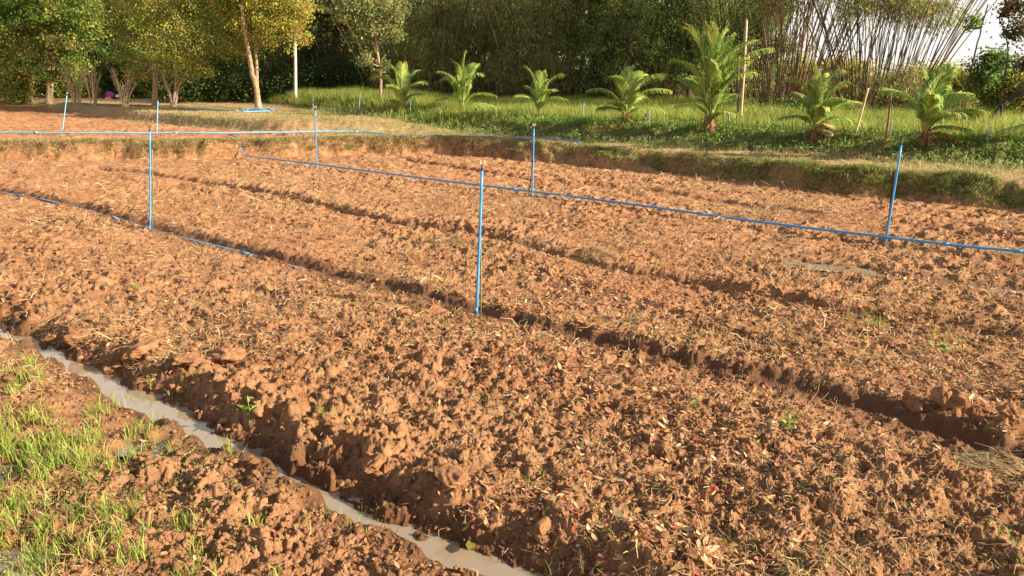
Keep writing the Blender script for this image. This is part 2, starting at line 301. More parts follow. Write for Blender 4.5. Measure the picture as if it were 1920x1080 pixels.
def strip(name, P, hw, z, s0=0, s1=1, m=None):
    P = spline(np.c_[P, np.full(len(P), z)], 60); T_ = unit(np.gradient(P, axis=0)); S = np.stack([-T_[:, 1], T_[:, 0], 0 * T_[:, 0]], 1)
    V = np.concatenate([P - S * hw, P + S * hw]); k = np.arange(59)[:, None]; F_ = np.concatenate([k, k + 1, k + 61, k + 60], 1)
    return tag(mk(name, V, [F_[:, ::-1]], M['water']), kind='structure')
strip('ditch_water', FA[1:], .27, -.106)
strip('furrow_water', FB[5:-1], .09, -.052)
strip('puddle_water', FG[1:], .16, -.026)
for (a, b), r in PUD:
    t = np.arange(24) * 2 * math.pi / 24; rad = r * 1.1 * (1 + .2 * np.sin(3 * t + a) + .1 * np.cos(5 * t)); tag(mk('puddle_water', np.stack([a + rad * np.cos(t), b + rad * np.sin(t), 0 * t - .042], 1), [np.arange(24)[None]], M['water']), kind='structure')

# ------------------------------------------------------------------ clods, straw and leaf litter on the soil
import bmesh
def ico(sub):
    bm = bmesh.new(); bmesh.ops.create_icosphere(bm, subdivisions=sub, radius=1); bm.verts.ensure_lookup_table()
    V = np.array([v.co[:] for v in bm.verts]); F_ = np.array([[v.index for v in f.verts] for f in bm.faces]); bm.free(); return V, F_
def lump(V, seed, amp=.35):
    r = np.random.default_rng(seed); o = np.ones(len(V))
    for k in range(15):                                   # flat broken faces
        d = unit(r.normal(size=3)); c = r.uniform(.42, .85); q = V @ d; o = np.minimum(o, np.where(q > 1e-3, c / np.maximum(q, 1e-3), 9))
    W_ = V * o[:, None]
    if len(V) > 100:
        q = V * 1.3 + seed * 3.1; e = sum(bil(q[:, i_] + 5, q[:, j_] + 9 * i_, 1.0, seed + i_, 6, .62) for i_, j_ in ((0, 1), (1, 2), (2, 0))) / 3; W_ = W_ * (1 + amp * 1.9 * (e - .42))[:, None]
    for f, a in ((2.1, amp * .5), (4.5, amp * .3)):
        ph = r.uniform(0, 6, (3, 3)); W_ = W_ + unit(V) * a * .5 * (np.sin(V @ (r.normal(size=(3,)) * f) + ph[0, 0]) * np.sin(V @ (r.normal(size=(3,)) * f) + ph[1, 1]))[:, None]
    return W_ * np.array([1, r.uniform(.7, 1), r.uniform(.55, .8)])
I2, F2 = ico(2); I3, F3 = ico(3); I4, F4 = ico(5)
var2 = [lump(I2, s) for s in range(10)]; var3 = [lump(I3, s) for s in range(10)]
def scatter_polar(n, r0, r1, k=1.0, half=37):       # near things denser, as the eye sees them
    u = rng.uniform(size=n); r = r0 * (r1 / r0) ** u if k == 1 else np.sqrt(r0 ** 2 + u * (r1 ** 2 - r0 ** 2)); a = np.radians(rng.uniform(-half, half, n)); return r * np.sin(a), r * np.cos(a)
def clods(acc, x, y, s, var, F_):
    z, wet, T, d1, d2, d3, dA, dB, fl2, face = H(x, y)
    keep = (T > .5) & (dA > .12) & (dB > .09) & (rng.uniform(size=len(x)) < .35 + .9 * vn(x * 1.2, y * 1.2, 91)); x, y, z, s = x[keep], y[keep], z[keep], s[keep]
    idx = rng.integers(0, len(var), len(x))
    for v in range(len(var)):
        q = np.where(idx == v)[0]
        if not len(q): continue
        a = rng.uniform(0, 6.283, len(q)); ca, sa = np.cos(a), np.sin(a); B = var[v]
        X = (B[None, :, 0] * ca[:, None] - B[None, :, 1] * sa[:, None]) * s[q, None] + x[q, None]; Y = (B[None, :, 0] * sa[:, None] + B[None, :, 1] * ca[:, None]) * s[q, None] + y[q, None]; Z = B[None, :, 2] * s[q, None] + (z[q] + s[q] * .12)[:, None]
        acc.add(np.stack([X, Y, Z], -1).reshape(-1, 3), [(np.arange(len(q))[:, None, None] * len(B) + F_[None]).reshape(-1, 3)])
ac = Acc()
x, y = scatter_polar(1500, 2.6, 9); clods(ac, x, y, np.exp(rng.normal(-3.8, .38, 1500)), var3, F3)
x, y = scatter_polar(22000, 2.6, 9); clods(ac, x, y, np.exp(rng.normal(-4.75, .45, 22000)), var2, F2)
x, y = scatter_polar(24000, 6, 36); clods(ac, x, y, np.exp(rng.normal(-3.95, .4, 24000)), var2, F2)
kk = rng.integers(0, 59, 280); Pf = spline(np.c_[FA[1:], np.zeros(len(FA) - 1)], 60); tf = unit(np.gradient(Pf, axis=0)); off = rng.uniform(.14, .6, 280)
x = Pf[kk, 0] + tf[kk, 1] * -off + rng.normal(0, .08, 280); y = Pf[kk, 1] + tf[kk, 0] * off + rng.normal(0, .08, 280); clods(ac, x, y, np.exp(rng.normal(-3.65, .4, 280)), var3, F3)
tag(ac.build('soil_clods', M['clod']), kind='stuff', label='loose crumbled clods of red soil over the tilled beds', cat='soil clods')

def straw(n, r0, r1, wmin, L0):
    x, y = scatter_polar(n, r0, r1); z, wet, T, d1, d2, d3, dA, dB, fl2, face = H(x, y); dens = fbm(x * .8, y * .8, 95, 3)
    k = (T > .4) & (dA > .16) & (dB > .12) & (rng.uniform(size=n) < np.clip((dens - .36) * 4, .06, 1)); x, y, z = x[k], y[k], z[k]; n = len(x)
    L = L0 * np.exp(rng.normal(0, .5, n)); a = rng.uniform(0, 6.283, n); el = rng.normal(.05, .28, n); D = np.stack([np.cos(a) * np.cos(el), np.sin(a) * np.cos(el), np.sin(el)], 1)
    P0 = np.stack([x, y, z + .006 + .012 * rng.uniform(size=n)], 1); S = unit(np.cross(D, [0, 0, 1.]) + rng.normal(0, .4, (n, 3))); wd = np.maximum(.0025, wmin) * rng.uniform(.6, 1.5, n)[:, None]
    cv = rng.normal(0, .18, (n, 1)) * L[:, None]; m = P0 + D * L[:, None] * .5 + S * cv + np.array([0, 0, .008]); e = P0 + D * L[:, None] + np.array([0, 0, -.004])
    V = np.stack([P0 - S * wd / 2, P0 + S * wd / 2, m + S * wd / 2, m - S * wd / 2, e + S * wd / 3, e - S * wd / 3], 1).reshape(-1, 3); i = np.arange(n)[:, None] * 6
    return V, [i + np.array([[0, 1, 2, 3]]), i + np.array([[3, 2, 4, 5]])], np.repeat(pal([(.50, .36, .18), (.40, .25, .12), (.60, .45, .25), (.30, .17, .08)], n), 6, 0)
ac = Acc(); ac.add(*straw(26000, 2.6, 8, .0028, .05)); ac.add(*straw(56000, 6, 18, .0045, .075)); ac.add(*straw(52000, 12, 38, .008, .11))
tag(ac.build('straw_litter', M['dry']), kind='stuff', label='bits of dry straw and stubble strewn over the soil', cat='straw')

def leafshape(n, L, W, col, P, yaw, curl=.5):
    u = np.array([0, .25, .6, 1.]); wv = np.array([.05, .85, .8, .02]); a = yaw; D = np.stack([np.cos(a), np.sin(a), 0 * a], 1); S = np.stack([-np.sin(a), np.cos(a), 0 * a], 1); ti = rng.normal(0, .45, (n, 1)); rl = rng.normal(0, .5, (n, 1)); Z = np.array([0, 0, 1.])
    D = unit(D + Z * ti); S = unit(S + Z * rl); N = np.cross(D, S); cu = rng.uniform(-.2, 1, (n, 1)) * curl
    V = np.zeros((n, 4, 3, 3))
    for k in range(4):
        c = P + D * L[:, None] * (u[k] - .5) + N * cu * L[:, None] * (u[k] - .5) ** 2 * 1.2
        for s_, q in ((-1, 0), (0, 1), (1, 2)): V[:, k, q] = c + S * (W[:, None] * .5 * wv[k] * s_) + N * (abs(s_) * wv[k] * W[:, None] * .22 * (cu + .3))
    i = np.arange(n)[:, None] * 12; Fs = [i + np.array([[k * 3 + q, k * 3 + q + 1, k * 3 + q + 4, k * 3 + q + 3]]) for k in range(3) for q in range(2)]
    return V.reshape(-1, 3), Fs, np.repeat(col, 12, 0)
def litter(n, r0, r1, L0):
    x, y = scatter_polar(n, r0, r1); z, wet, T, d1, d2, d3, dA, dB, fl2, face = H(x, y); dens = vn(x * .9 + 5, y * .9, 97) * (.35 + .65 * ss((x + 1.6) / 2.5))
    k = (T > .4) & (dA > .2) & (dB > .14) & (rng.uniform(size=n) < np.clip((dens - .28) * 2.6, .04, 1)); x, y, z = x[k], y[k], z[k]; n = len(x); L = L0 * np.exp(rng.normal(0, .35, n))
    return leafshape(n, L, L * rng.uniform(.28, .5, n), pal([(.36, .17, .09), (.50, .28, .15), (.34, .08, .05), (.62, .44, .26), (.22, .09, .05), (.45, .33, .08)], n, .2, w=[.36, .26, .08, .12, .17, .01]), np.stack([x, y, z + .012], 1), rng.uniform(0, 6.283, n))
ac = Acc(); ac.add(*litter(19000, 2.6, 8, .038)); ac.add(*litter(7000, 6, 13, .045))
tag(ac.build('leaf_litter', M['dry']), kind='stuff', label='dead brown and red leaves scattered over the near soil', cat='leaf litter')

# ------------------------------------------------------------------ grasses
def area(n, x0, x1, y0, y1): return rng.uniform(x0, x1, n), rng.uniform(y0, y1, n)
GR = [(.30, .38, .07), (.38, .44, .09), (.20, .29, .05), (.46, .44, .15)]; DG = [(.12, .22, .04), (.18, .30, .05), (.22, .32, .07)]; DRY = [(.64, .49, .25), (.54, .40, .19), (.72, .57, .33), (.44, .41, .16)]
x, y = scatter_polar(330000, 13, 42, 0, 36); z, wet, T, d1, d2, d3, *_ = H(x, y); n0 = fbm(x * .9, y * .9, 201, 3)
k = (d3 > .25) & (np.abs(x) < y * .68 + .6) & (rng.uniform(size=len(x)) < .3 + .7 * ss(d3 / 1.2)); x, y, z, d3k, n0 = x[k], y[k], z[k], d3[k], n0[k]
low = (d3k < 1.3) | (n0 < .42); h = np.where(low, rng.uniform(.05, .14, len(x)), rng.uniform(.18, .46, len(x)) * (.5 + n0)) * (.5 + .5 * ss(d3k / 1.5))
colr = np.where(low[:, None], pal(DG + [(.18, .27, .05), (.24, .34, .07)], len(x)), pal(GR, len(x))); ac = Acc(); ac.add(*blades(np.stack([x, y, z - .01], 1), h, np.where(low, .014, .010), .45, colr))
tag(ac.build('terrace_grass', M['grass']), kind='stuff', label='bright green grass covering the raised palm terrace', cat='grass')
# low leafy ground cover on the terrace front
x, y = scatter_polar(200000, 12, 34, 0, 36); z, wet, T, d1, d2, d3, *_ = H(x, y); k = (d3 > .05) & (d3 < 2.4) & (np.abs(x) < y * .68 + .6); x, y, z = x[k], y[k], z[k]; n = len(x)
ac = Acc(); ac.add(*leaves(np.stack([x, y, z + rng.uniform(0, .10, n)], 1), rdir(n) + [0, 0, .5], rng.uniform(.04, .08, n), .035, pal(DG + [(.18, .27, .05)], n)))
tag(ac.build('ground_cover', M['leaf']), kind='stuff', label='low leafy green weeds on the shaded front slope of the terrace', cat='weeds')
# bank tops and faces: dry grass with green tufts
x, y = scatter_polar(420000, 10, 42, 0, 36); z, wet, T, d1, d2, d3, *_ = H(x, y); n0 = fbm(x * 1.1, y * 1.1, 211, 3); rt = ss((x + .5) / 3)
k = (T < .5) & (d1 > .02) & (d3 < .3) & (np.abs(x) < y * .68 + .6); dens = .10 + .35 * ss((n0 - .4) / .2) + (.12 + .3 * rt) * np.exp(-((d1 - .6) / .35) ** 2) + .4 * ss((d2 + .5) / .3) * (1 - ss((d2 - .9) / .3)) * (x < X2b) + .3 * ss((d3 + .6) / .5)
k &= rng.uniform(size=len(x)) < dens; x, y, z, d1k, d2k, n0, rt = x[k], y[k], z[k], d1[k], d2[k], n0[k], rt[k]
gr_ = rng.uniform(size=len(x)) < np.clip(.04 + .75 * ss((n0 - .45) / .12) * (.2 + .8 * rt) + .25 * rt * (d1k < .6) + .6 * (np.abs(d2k - .2) < .5) * (x < X2b) * (x > -12) + .35 * (d1k > 1) * (x > -8) * (x < X2b), 0, .9)
h = np.where(gr_, rng.uniform(.05, .16, len(x)), rng.uniform(.03, .11, len(x))) * (.7 + .6 * n0); ac = Acc(); ac.add(*blades(np.stack([x, y, z - .008], 1), h, .010, .9, np.where(gr_[:, None], pal([(.22, .31, .07), (.34, .40, .10), (.38, .38, .14)], len(x)), pal(DRY, len(x)))))
u = rng.uniform(0, 1, 170000); Pq = spline(np.c_[B1[:-1], np.zeros(len(B1) - 1)], 400); kq = (u * 399).astype(int); rr_ = np.hypot(Pq[:, 0], Pq[:, 1])
x = Pq[kq, 0] + rng.normal(0, .08, len(u)); y = Pq[kq, 1] + rng.uniform(.05, 1.0, len(u)) ** 1.3 * .95; z, wet, T, d1, d2, d3, *_ = H(x, y); rt = ss((x + .5) / 3); n0 = fbm(x * 1.1, y * 1.1, 211, 3)
k = (np.abs(x) < y * .68 + .6) & (rng.uniform(size=len(u)) < ss((d1 - .05) / .4) * (1 - .45 * rt) * np.maximum(.15 + .85 * ss((fbm(x * 2.3, y * 2.3, 215, 3) - .36) / .2), .42 * (1 - rt) * ss((fbm(x * 3.3, y * 3.3, 217, 3) - .3) / .2))); x, y, z, n0, rt, d1k = x[k], y[k], z[k], n0[k], rt[k], d1[k]; n = len(x)
g_ = rng.uniform(size=n) < np.clip((.05 + .55 * rt) * ss((fbm(x * 1.7, y * 1.7, 216, 3) - .40) / .12) + .12 * rt, 0, .8); V, F_, C_ = blades(np.stack([x, y, z - .01], 1), rng.uniform(.05, .15, n) * (.6 + .7 * n0), .010, 1.0, np.where(g_[:, None], pal([(.28, .38, .08), (.40, .48, .13), (.20, .28, .07)], n), pal(DRY, n)))
V = V.reshape(n, 5, 3); V[:, 2:, 1] -= rng.uniform(0, .07, (n, 1)); V[:, 4, 2] -= rng.uniform(0, .10, n); V[:, 4, 1] -= rng.uniform(0, .06, n); ac.add(V.reshape(-1, 3), F_, C_)
tag(ac.build('bank_grass', M['grass']), kind='stuff', label='tan dry grass and green tufts on the earth banks', cat='grass')
# pale seed heads along the middle bank
ac2 = Acc(); x, y = area(90000, -24, 4, 24, 38); z, wet, T, d1, d2, d3, *_ = H(x, y); k = (d3 > .2) & (np.abs(x) < y * .68); x, y, z = x[k], y[k], z[k]; n = len(x)
ac2.add(*blades(np.stack([x, y, z - .01], 1), rng.uniform(.15, .42, n), .014, .4, pal(GR + [(.30, .40, .08), (.50, .26, .14)], n, w=[.2, .22, .16, .14, .2, .08])))
tag(ac2.build('far_terrace_grass', M['grass']), kind='stuff', label='far grass with reddish seed heads in front of the dark trees', cat='grass')
x, y = area(60000, -8, 10, 13, 30); z, wet, T, d1, d2, d3, *_ = H(x, y); k = (d3 > -.75) & (d3 < .35) & (np.abs(x) < y * .68) & (x > -7) & (rng.uniform(size=len(x)) < .22 * (vn(x * 1.5, y * 1.5, 221) + .3)); x, y, z = x[k], y[k], z[k]; n = len(x); ac = Acc(); B = np.stack([x, y, z], 1); hh = rng.uniform(.12, .24, n)
ac.add(*blades(B, hh, .006, .25, pal([(.30, .34, .14)], n)))
for q in range(6): ac.add(*leaves(B + np.stack([rng.normal(0, .02, n), rng.normal(0, .02, n), hh * rng.uniform(.6, 1.05, n)], 1), rdir(n), .022, .016, pal([(.52, .52, .32), (.34, .40, .16)], n)))
tag(ac.build('seedhead_weeds', M['grass']), kind='stuff', label='pale weeds gone to seed along the foot of the palm terrace', cat='weeds')
# small tufts across the field
x, y = scatter_polar(60000, 3, 16); z, wet, T, d1, *_ = H(x, y); n0 = vn(x * 1.4, y * 1.4, 231) * vn(x * 4, y * 4, 232); k = (T > .5) & (d1 < 0) & (n0 > .42) & (rng.uniform(size=len(x)) < .35); x, y, z = x[k], y[k], z[k]; n = len(x)
ac = Acc(); ac.add(*blades(np.stack([x, y, z], 1), rng.uniform(.02, .06, n), .004, .7, pal(GR + DRY, n)))
# foreground grass at lower left
spots = [(40, 850, .38, 1500), (10, 800, .25, 500), (130, 870, .25, 700), (230, 830, .22, 350), (90, 1010, .30, 900), (190, 1050, .28, 600), (20, 960, .2, 500), (30, 730, .2, 200), (180, 770, .2, 150), (240, 740, .1, 70), (400, 1040, .2, 120), (320, 1000, .25, 150), (60, 690, .2, 100), (440, 850, .06, 70), (250, 725, .06, 50), (510, 1060, .2, 60)]
for px, py, r, n in spots:
    n = int(n * (.62 if px < 140 else .38)); nc = max(3, n // 14); q = rng.integers(0, nc, n); cx, cy = atz(px, py, 0); x = (cx + rng.normal(0, r * .6, nc))[q] + rng.normal(0, .022, n); y = (cy + rng.normal(0, r * .55, nc))[q] + rng.normal(0, .022, n); z, wet, T, d1, d2, d3, dA, *_ = H(x, y); k = (dA > .13) | (py in (850, 725)); x, y, z = x[k], y[k], z[k]; n = len(x)
    ac.add(*blades(np.stack([x, y, z - .004], 1), rng.uniform(.05, .15, n), rng.uniform(.003, .006, n), .5, pal([(.34, .48, .07), (.44, .54, .10), (.24, .36, .06), (.56, .46, .22)], n)))
for px, py, n in [(1620, 600, 90), (1640, 610, 60), (1800, 655, 30), (250, 545, 20), (600, 800, 25), (1765, 640, 20), (350, 720, 18), (1090, 1050, 14), (1000, 905, 14), (1900, 1030, 20), (700, 1000, 12)]:
    cx, cy = atz(px, py, 0); x = cx + rng.normal(0, .05 + n * .001, n); y = cy + rng.normal(0, .05 + n * .0012, n); z = G(x, y)
    ac.add(*blades(np.stack([x, y, z - .004], 1), rng.uniform(.04, .11, n), .004, .6, pal([(.24, .36, .05), (.34, .44, .08)], n)))
tag(ac.build('field_grass', M['grass']), kind='stuff', label='fresh green grass sprouting from the wet soil', cat='grass')
x, y = scatter_polar(9000, 3, 5.5); z, wet, T, d1, d2, d3, dA, *_ = H(x, y); yA = np.interp(x, FA[:, 0], FA[:, 1]); k = (y < yA - .2) & (dA > .16) & (x < -.6) & (vn(x * 2, y * 2, 241) > .45) & (rng.uniform(size=len(x)) < ss((-x) / 2.2)); x, y, z = x[k], y[k], z[k]; n = len(x); ac = Acc()
ac.add(*leaves(np.stack([x, y, z + rng.uniform(0, .02, n)], 1), rdir(n) + [0, 0, .2], rng.uniform(.015, .03, n), .012, pal([(.22, .30, .06), (.34, .38, .10), (.14, .22, .05)], n)))
tag(ac.build('creeping_weeds', M['leaf']), kind='stuff', label='small creeping green weeds on the soil left of the ditch', cat='weeds')

# ------------------------------------------------------------------ individual clods, leaves, seedlings, straw heaps
def clod_at(px, py, spx, label, seed, flat=.7):
    x, y, z = ground(px, py); d = math.sqrt(x * x + y * y + 4); s = spx / F * d / 2 * 1.15
    V = lump(I4, seed, .45) * s; V[:, 2] *= flat / .7
    o = mk('soil_clod', V, [F4], M['clod'], smooth=True); o.location = (x, y, z + s * .25); o.rotation_euler = (0, 0, seed); tag(o, label, 'clod', 'big clods of red soil')
for a in [(1397, 855, 44, 'single pale squarish clod standing alone in the near right litter', 301), (905, 725, 36, 'rounded tan clod with flat top in the middle of the near bed', 302), (1775, 775, 62, 'large brown damp clod on the far lip of the narrow wet furrow', 303),
          (1708, 768, 50, 'low flat damp clod left of the largest clod on the furrow lip', 304), (1890, 805, 56, 'dark rough clod beside the furrow at the right edge', 305), (265, 680, 80, 'wide overhanging slab of soil above the ditch where the water widens', 306, .4),
          (430, 678, 70, 'flat sunlit slab of soil up the slope from the ditch', 307, .4), (500, 745, 54, 'broken orange clod on the ditch slope with grass below it', 308), (1010, 1005, 56, 'tall crumbly clod near the bottom edge right of the ditch', 309), (850, 925, 80, 'wide sunlit lump of soil above the muddy ditch in the lower middle', 310, .45),
          (312, 758, 10, 'tiny clod sitting in the open water of the ditch', 311), (700, 890, 60, 'chunky clod part way down the ditch wall', 312), (1055, 797, 30, 'small pale clod lying in leaf litter of the middle bed', 313), (640, 815, 52, 'squat clod overhanging the shaded ditch wall', 314), (155, 640, 60, 'rough dark clod above the ditch at the far left', 315), (350, 690, 66, 'smooth orange mound of soil between the two flat slabs', 316, .4)]: clod_at(*a)
def one_leaf(px, py, spx, col, label, yaw):
    x, y, z = ground(px, py); L = spx / F * math.sqrt(x * x + y * y + 4); V, F_, C = leafshape(1, np.array([L]), np.array([L * .45]), np.array([col]) * .72, np.zeros((1, 3)), np.array([yaw]), .4)
    o = mk('fallen_leaf', V, F_, M['grass'], col=C); o.location = (x, y, z + .02); tag(o, label, 'leaf', 'coloured fallen leaves on the soil')
for a in [(1250, 988, 34, (.10, .26, .06), 'dark green fallen leaf lying flat near the bottom right of centre', .2), (1505, 927, 34, (.22, .36, .09), 'mid green leaf lying alone in the right foreground litter', .3), (1486, 831, 16, (.85, .50, .03), 'bright yellow curled leaf just below the green seedling', 1.2),
          (1335, 930, 20, (.70, .10, .03), 'bright red leaf in the lower right foreground', .8), (884, 1036, 44, (.34, .36, .06), 'yellow green leaf standing upright at the edge of the muddy ditch', 1.4), (1226, 922, 34, (.50, .58, .16), 'pale lime leaf lying on litter below the middle bed', 2.4), (1120, 835, 26, (.42, .50, .14), 'small yellowish green leaf up from the lime one', 2.5),
          (1092, 840, 24, (.22, .32, .14), 'dull green leaf pointing at the small yellowish one', 1.8), (750, 795, 26, (.46, .50, .18), 'pale yellow green leaf on the near bed above the big sunlit lump', .9), (1565, 857, 28, (.14, .26, .08), 'slender green leaf beside the dry grass heap', .2), (1160, 985, 50, (.52, .42, .26), 'large curled grey tan dead leaf leaning on a clod', 1.9),
          (1745, 653, 18, (.24, .36, .10), 'small green leaf across the narrow furrow at right', .1), (1475, 776, 22, (.18, .40, .10), 'broad green leaf caught on top of the seedling', .1), (1760, 665, 14, (.80, .55, .06), 'yellow leaf on the far bed right of the small green leaf', .3), (1202, 1040, 30, (.80, .42, .06), 'orange yellow leaf near the bottom edge', .5), (395, 1003, 20, (.45, .22, .06), 'tan leaf among green weeds at lower left', .4)]: one_leaf(*a)
def seedling(px, py, hpx, label, n=9):
    x, y, z = ground(px, py); h = hpx / F * math.sqrt(x * x + y * y + 4); t = thing('weed_seedling', (x, y, z), label, 'seedling', 'green seedlings in the soil')
    V, F_ = tube([(0, 0, -.01), (.1 * h, 0, h * .5), (.05 * h, 0, h)], [h * .03, h * .02, h * .01], 6); mk('stem', V, F_, simple('seedling_stem', (.20, .30, .08)), t)
    k = np.arange(n); a = k * 2.4; C = np.stack([.06 * h + 0 * a, 0 * a, h * (.25 + .75 * k / n)], 1); D = np.stack([np.cos(a), np.sin(a), .4 + 0 * a], 1); V, F_, C_ = leaves(C, D, h * .5, h * .14, pal([(.22, .42, .06)], n, .1)); mk('foliage', V, F_, M['leaf'], t, C_)
seedling(1474, 812, 40, 'bright green leafy seedling standing on the near right bed')
seedling(1300, 775, 22, 'small dark green seedling left of the bright leafy one')
seedling(467, 806, 46, 'thin green sprout on the wall of the ditch', 7)
seedling(1768, 670, 26, 'green shoot on the bed across the furrow at right', 6)
seedling(283, 745, 24, 'green shoot growing out of the ditch water', 5)
def heap(px, py, wpx, n, label):
    x, y, z = ground(px, py); r = wpx / F * math.sqrt(x * x + y * y + 4) / 2; a = rng.uniform(0, 6.283, n); q = rng.uniform(0, 1, n) ** .6; X = x + np.cos(a) * q * r; Y = y + np.sin(a) * q * r * .8; Z = G(X, Y) + r * .16 * (1 - q) + .005
    yaw = rng.normal(2.6, .6, n); D = unit(np.stack([np.cos(yaw), np.sin(yaw), rng.normal(0, .25, n)], 1)); S = unit(np.cross(D, [0, 0, 1.])); L = r * rng.uniform(.5, 1.2, n)[:, None]; P = np.stack([X, Y, Z], 1); wd = max(.003, r * .02)
    m = P + S * rng.normal(0, .06, (n, 1)) * L + [0, 0, .01]; V = np.stack([P - D * L / 2 - S * wd / 2, P - D * L / 2 + S * wd / 2, m + S * wd / 2, m - S * wd / 2, P + D * L / 2 + S * wd / 3 - [0, 0, .02], P + D * L / 2 - S * wd / 3 - [0, 0, .02]], 1).reshape(-1, 3); i = np.arange(n)[:, None] * 6
    o = mk('straw_heap', V - np.array([x, y, z]), [i + np.array([[0, 1, 2, 3]]), i + np.array([[3, 2, 4, 5]])], M['dry'], col=np.repeat(pal([(.38, .28, .14), (.28, .19, .09), (.50, .38, .2)], n), 6, 0)); o.location = (x, y, z); tag(o, label, 'straw', 'small heaps of dry straw on the field')
for a in [(1850, 878, 105, 330, 'matted heap of dry grass near the furrow at the right edge'), (640, 392, 60, 160, 'straw tuft on the ridge in the far left bed'), (845, 460, 70, 160, 'straw tuft just left of the tall middle riser'), (1900, 480, 70, 120, 'dark straw heap below the blue pipe at the right edge'), (1110, 480, 90, 160, 'spread of straw right of the tall middle riser'), (610, 690, 70, 90, 'pale straw strands on the near bed left of centre')]: heap(*a)

# ------------------------------------------------------------------ irrigation: pipes, risers
def pipe(name, pts, rad, m, label, cat='pipe', group=None, z0=.0, joints=()):
    P = np.array([ground(px, py) for px, py in pts]); P[:, 2] = H(P[:, 0], P[:, 1], False) + rad + z0
    if len(pts) > 8: P[7:, 2] -= .045
    Q = spline(P, max(24, len(P) * 8)); Q[:, 2] += .006 * np.sin(np.arange(len(Q)) * .7)
    t = thing(name, tuple(P[0]), label, cat, group); V, F_ = tube(Q - P[0], rad, 8); mk('pipe', V, F_, m, t, smooth=True)
    for f in joints:
        k = int(f * (len(Q) - 2)); d = Q[k + 1] - Q[k]; d = d / np.linalg.norm(d); V, F_ = tube([Q[k] - P[0] - d * .045, Q[k] - P[0] + d * .045], rad * 1.35, 10); mk('coupling', V, F_, m, t, smooth=True)
    return t
pipe('supply_pipe', [(-60, 253), (0, 253), (150, 254), (300, 254), (430, 254), (560, 252), (660, 251), (740, 253), (860, 256), (940, 259), (1000, 262)], .022, M['blue_dusty'], 'thick pale blue main pipe lying along the top of the far earth bank', z0=.05, joints=(.16, .33, .62))
pipe('supply_pipe', [(1012, 263), (1050, 266), (1088, 271)], .022, M['blue'], 'short loose blue pipe on the dry strip right of the bank riser', z0=.03)
pipe('loose_pipe', [(330, 204), (380, 207), (446, 210)], .022, M['blue_dusty'], 'long pale blue pipe lying loose on the path by the forked tree', group='loose blue pipes lying on the path', z0=.03)
for k, (a, b, l) in enumerate([((451, 206), (520, 206), 'topmost pipe of the loose bundle on the path'), ((452, 209), (516, 208), 'middle pipe of the loose bundle on the path'), ((456, 212), (506, 211), 'lowest pipe of the loose bundle on the path')]): pipe('loose_pipe', [a, ((a[0] + b[0]) / 2, (a[1] + b[1]) / 2), b], .022, M['blue_dusty'], l, group='loose blue pipes lying on the path', z0=.03)
# branch pipe stepping down the bank, then along the field
P = [ground(430, 257), ground(446, 262), ground(455, 296)]; P = [np.array(p) + [0, 0, .06] for p in P]; P[1][2] = P[0][2] + .0; low = [np.array(ground(px, py)) for px, py in [(480, 301), (594, 315), (800, 343), (998, 368), (1200, 395), (1400, 424), (1660, 457), (1800, 474), (1935, 488), (2300, 540)]]
for p in low: p[2] = float(H(np.array([p[0]]), np.array([p[1]]), False)[0]) + .085
t = thing('branch_pipe', tuple(P[0]), 'long thin blue pipe stepping down the bank and running across the field to the right', 'pipe')
a, b_, c = P; c[2] = low[0][2]; Q = np.vstack([a, b_ - (b_ - a) * .12, b_ + (c - b_) * .06, c - (c - b_) * .06, c + (low[0] - c) * .3]); V, F_ = tube(Q - P[0], .013, 8); mk('down_pipe', V, F_, M['blue'], t, smooth=True)
Q = spline([Q[-1]] + low, 120); V, F_ = tube(Q - P[0], .0175, 8); mk('pipe', V, F_, M['blue'], t, smooth=True)
for k in (22, 45, 66, 92, 105): V, F_ = tube(Q[k:k + 2] - P[0], .023, 10); mk('coupling', V, F_, M['blue'], t, smooth=True)
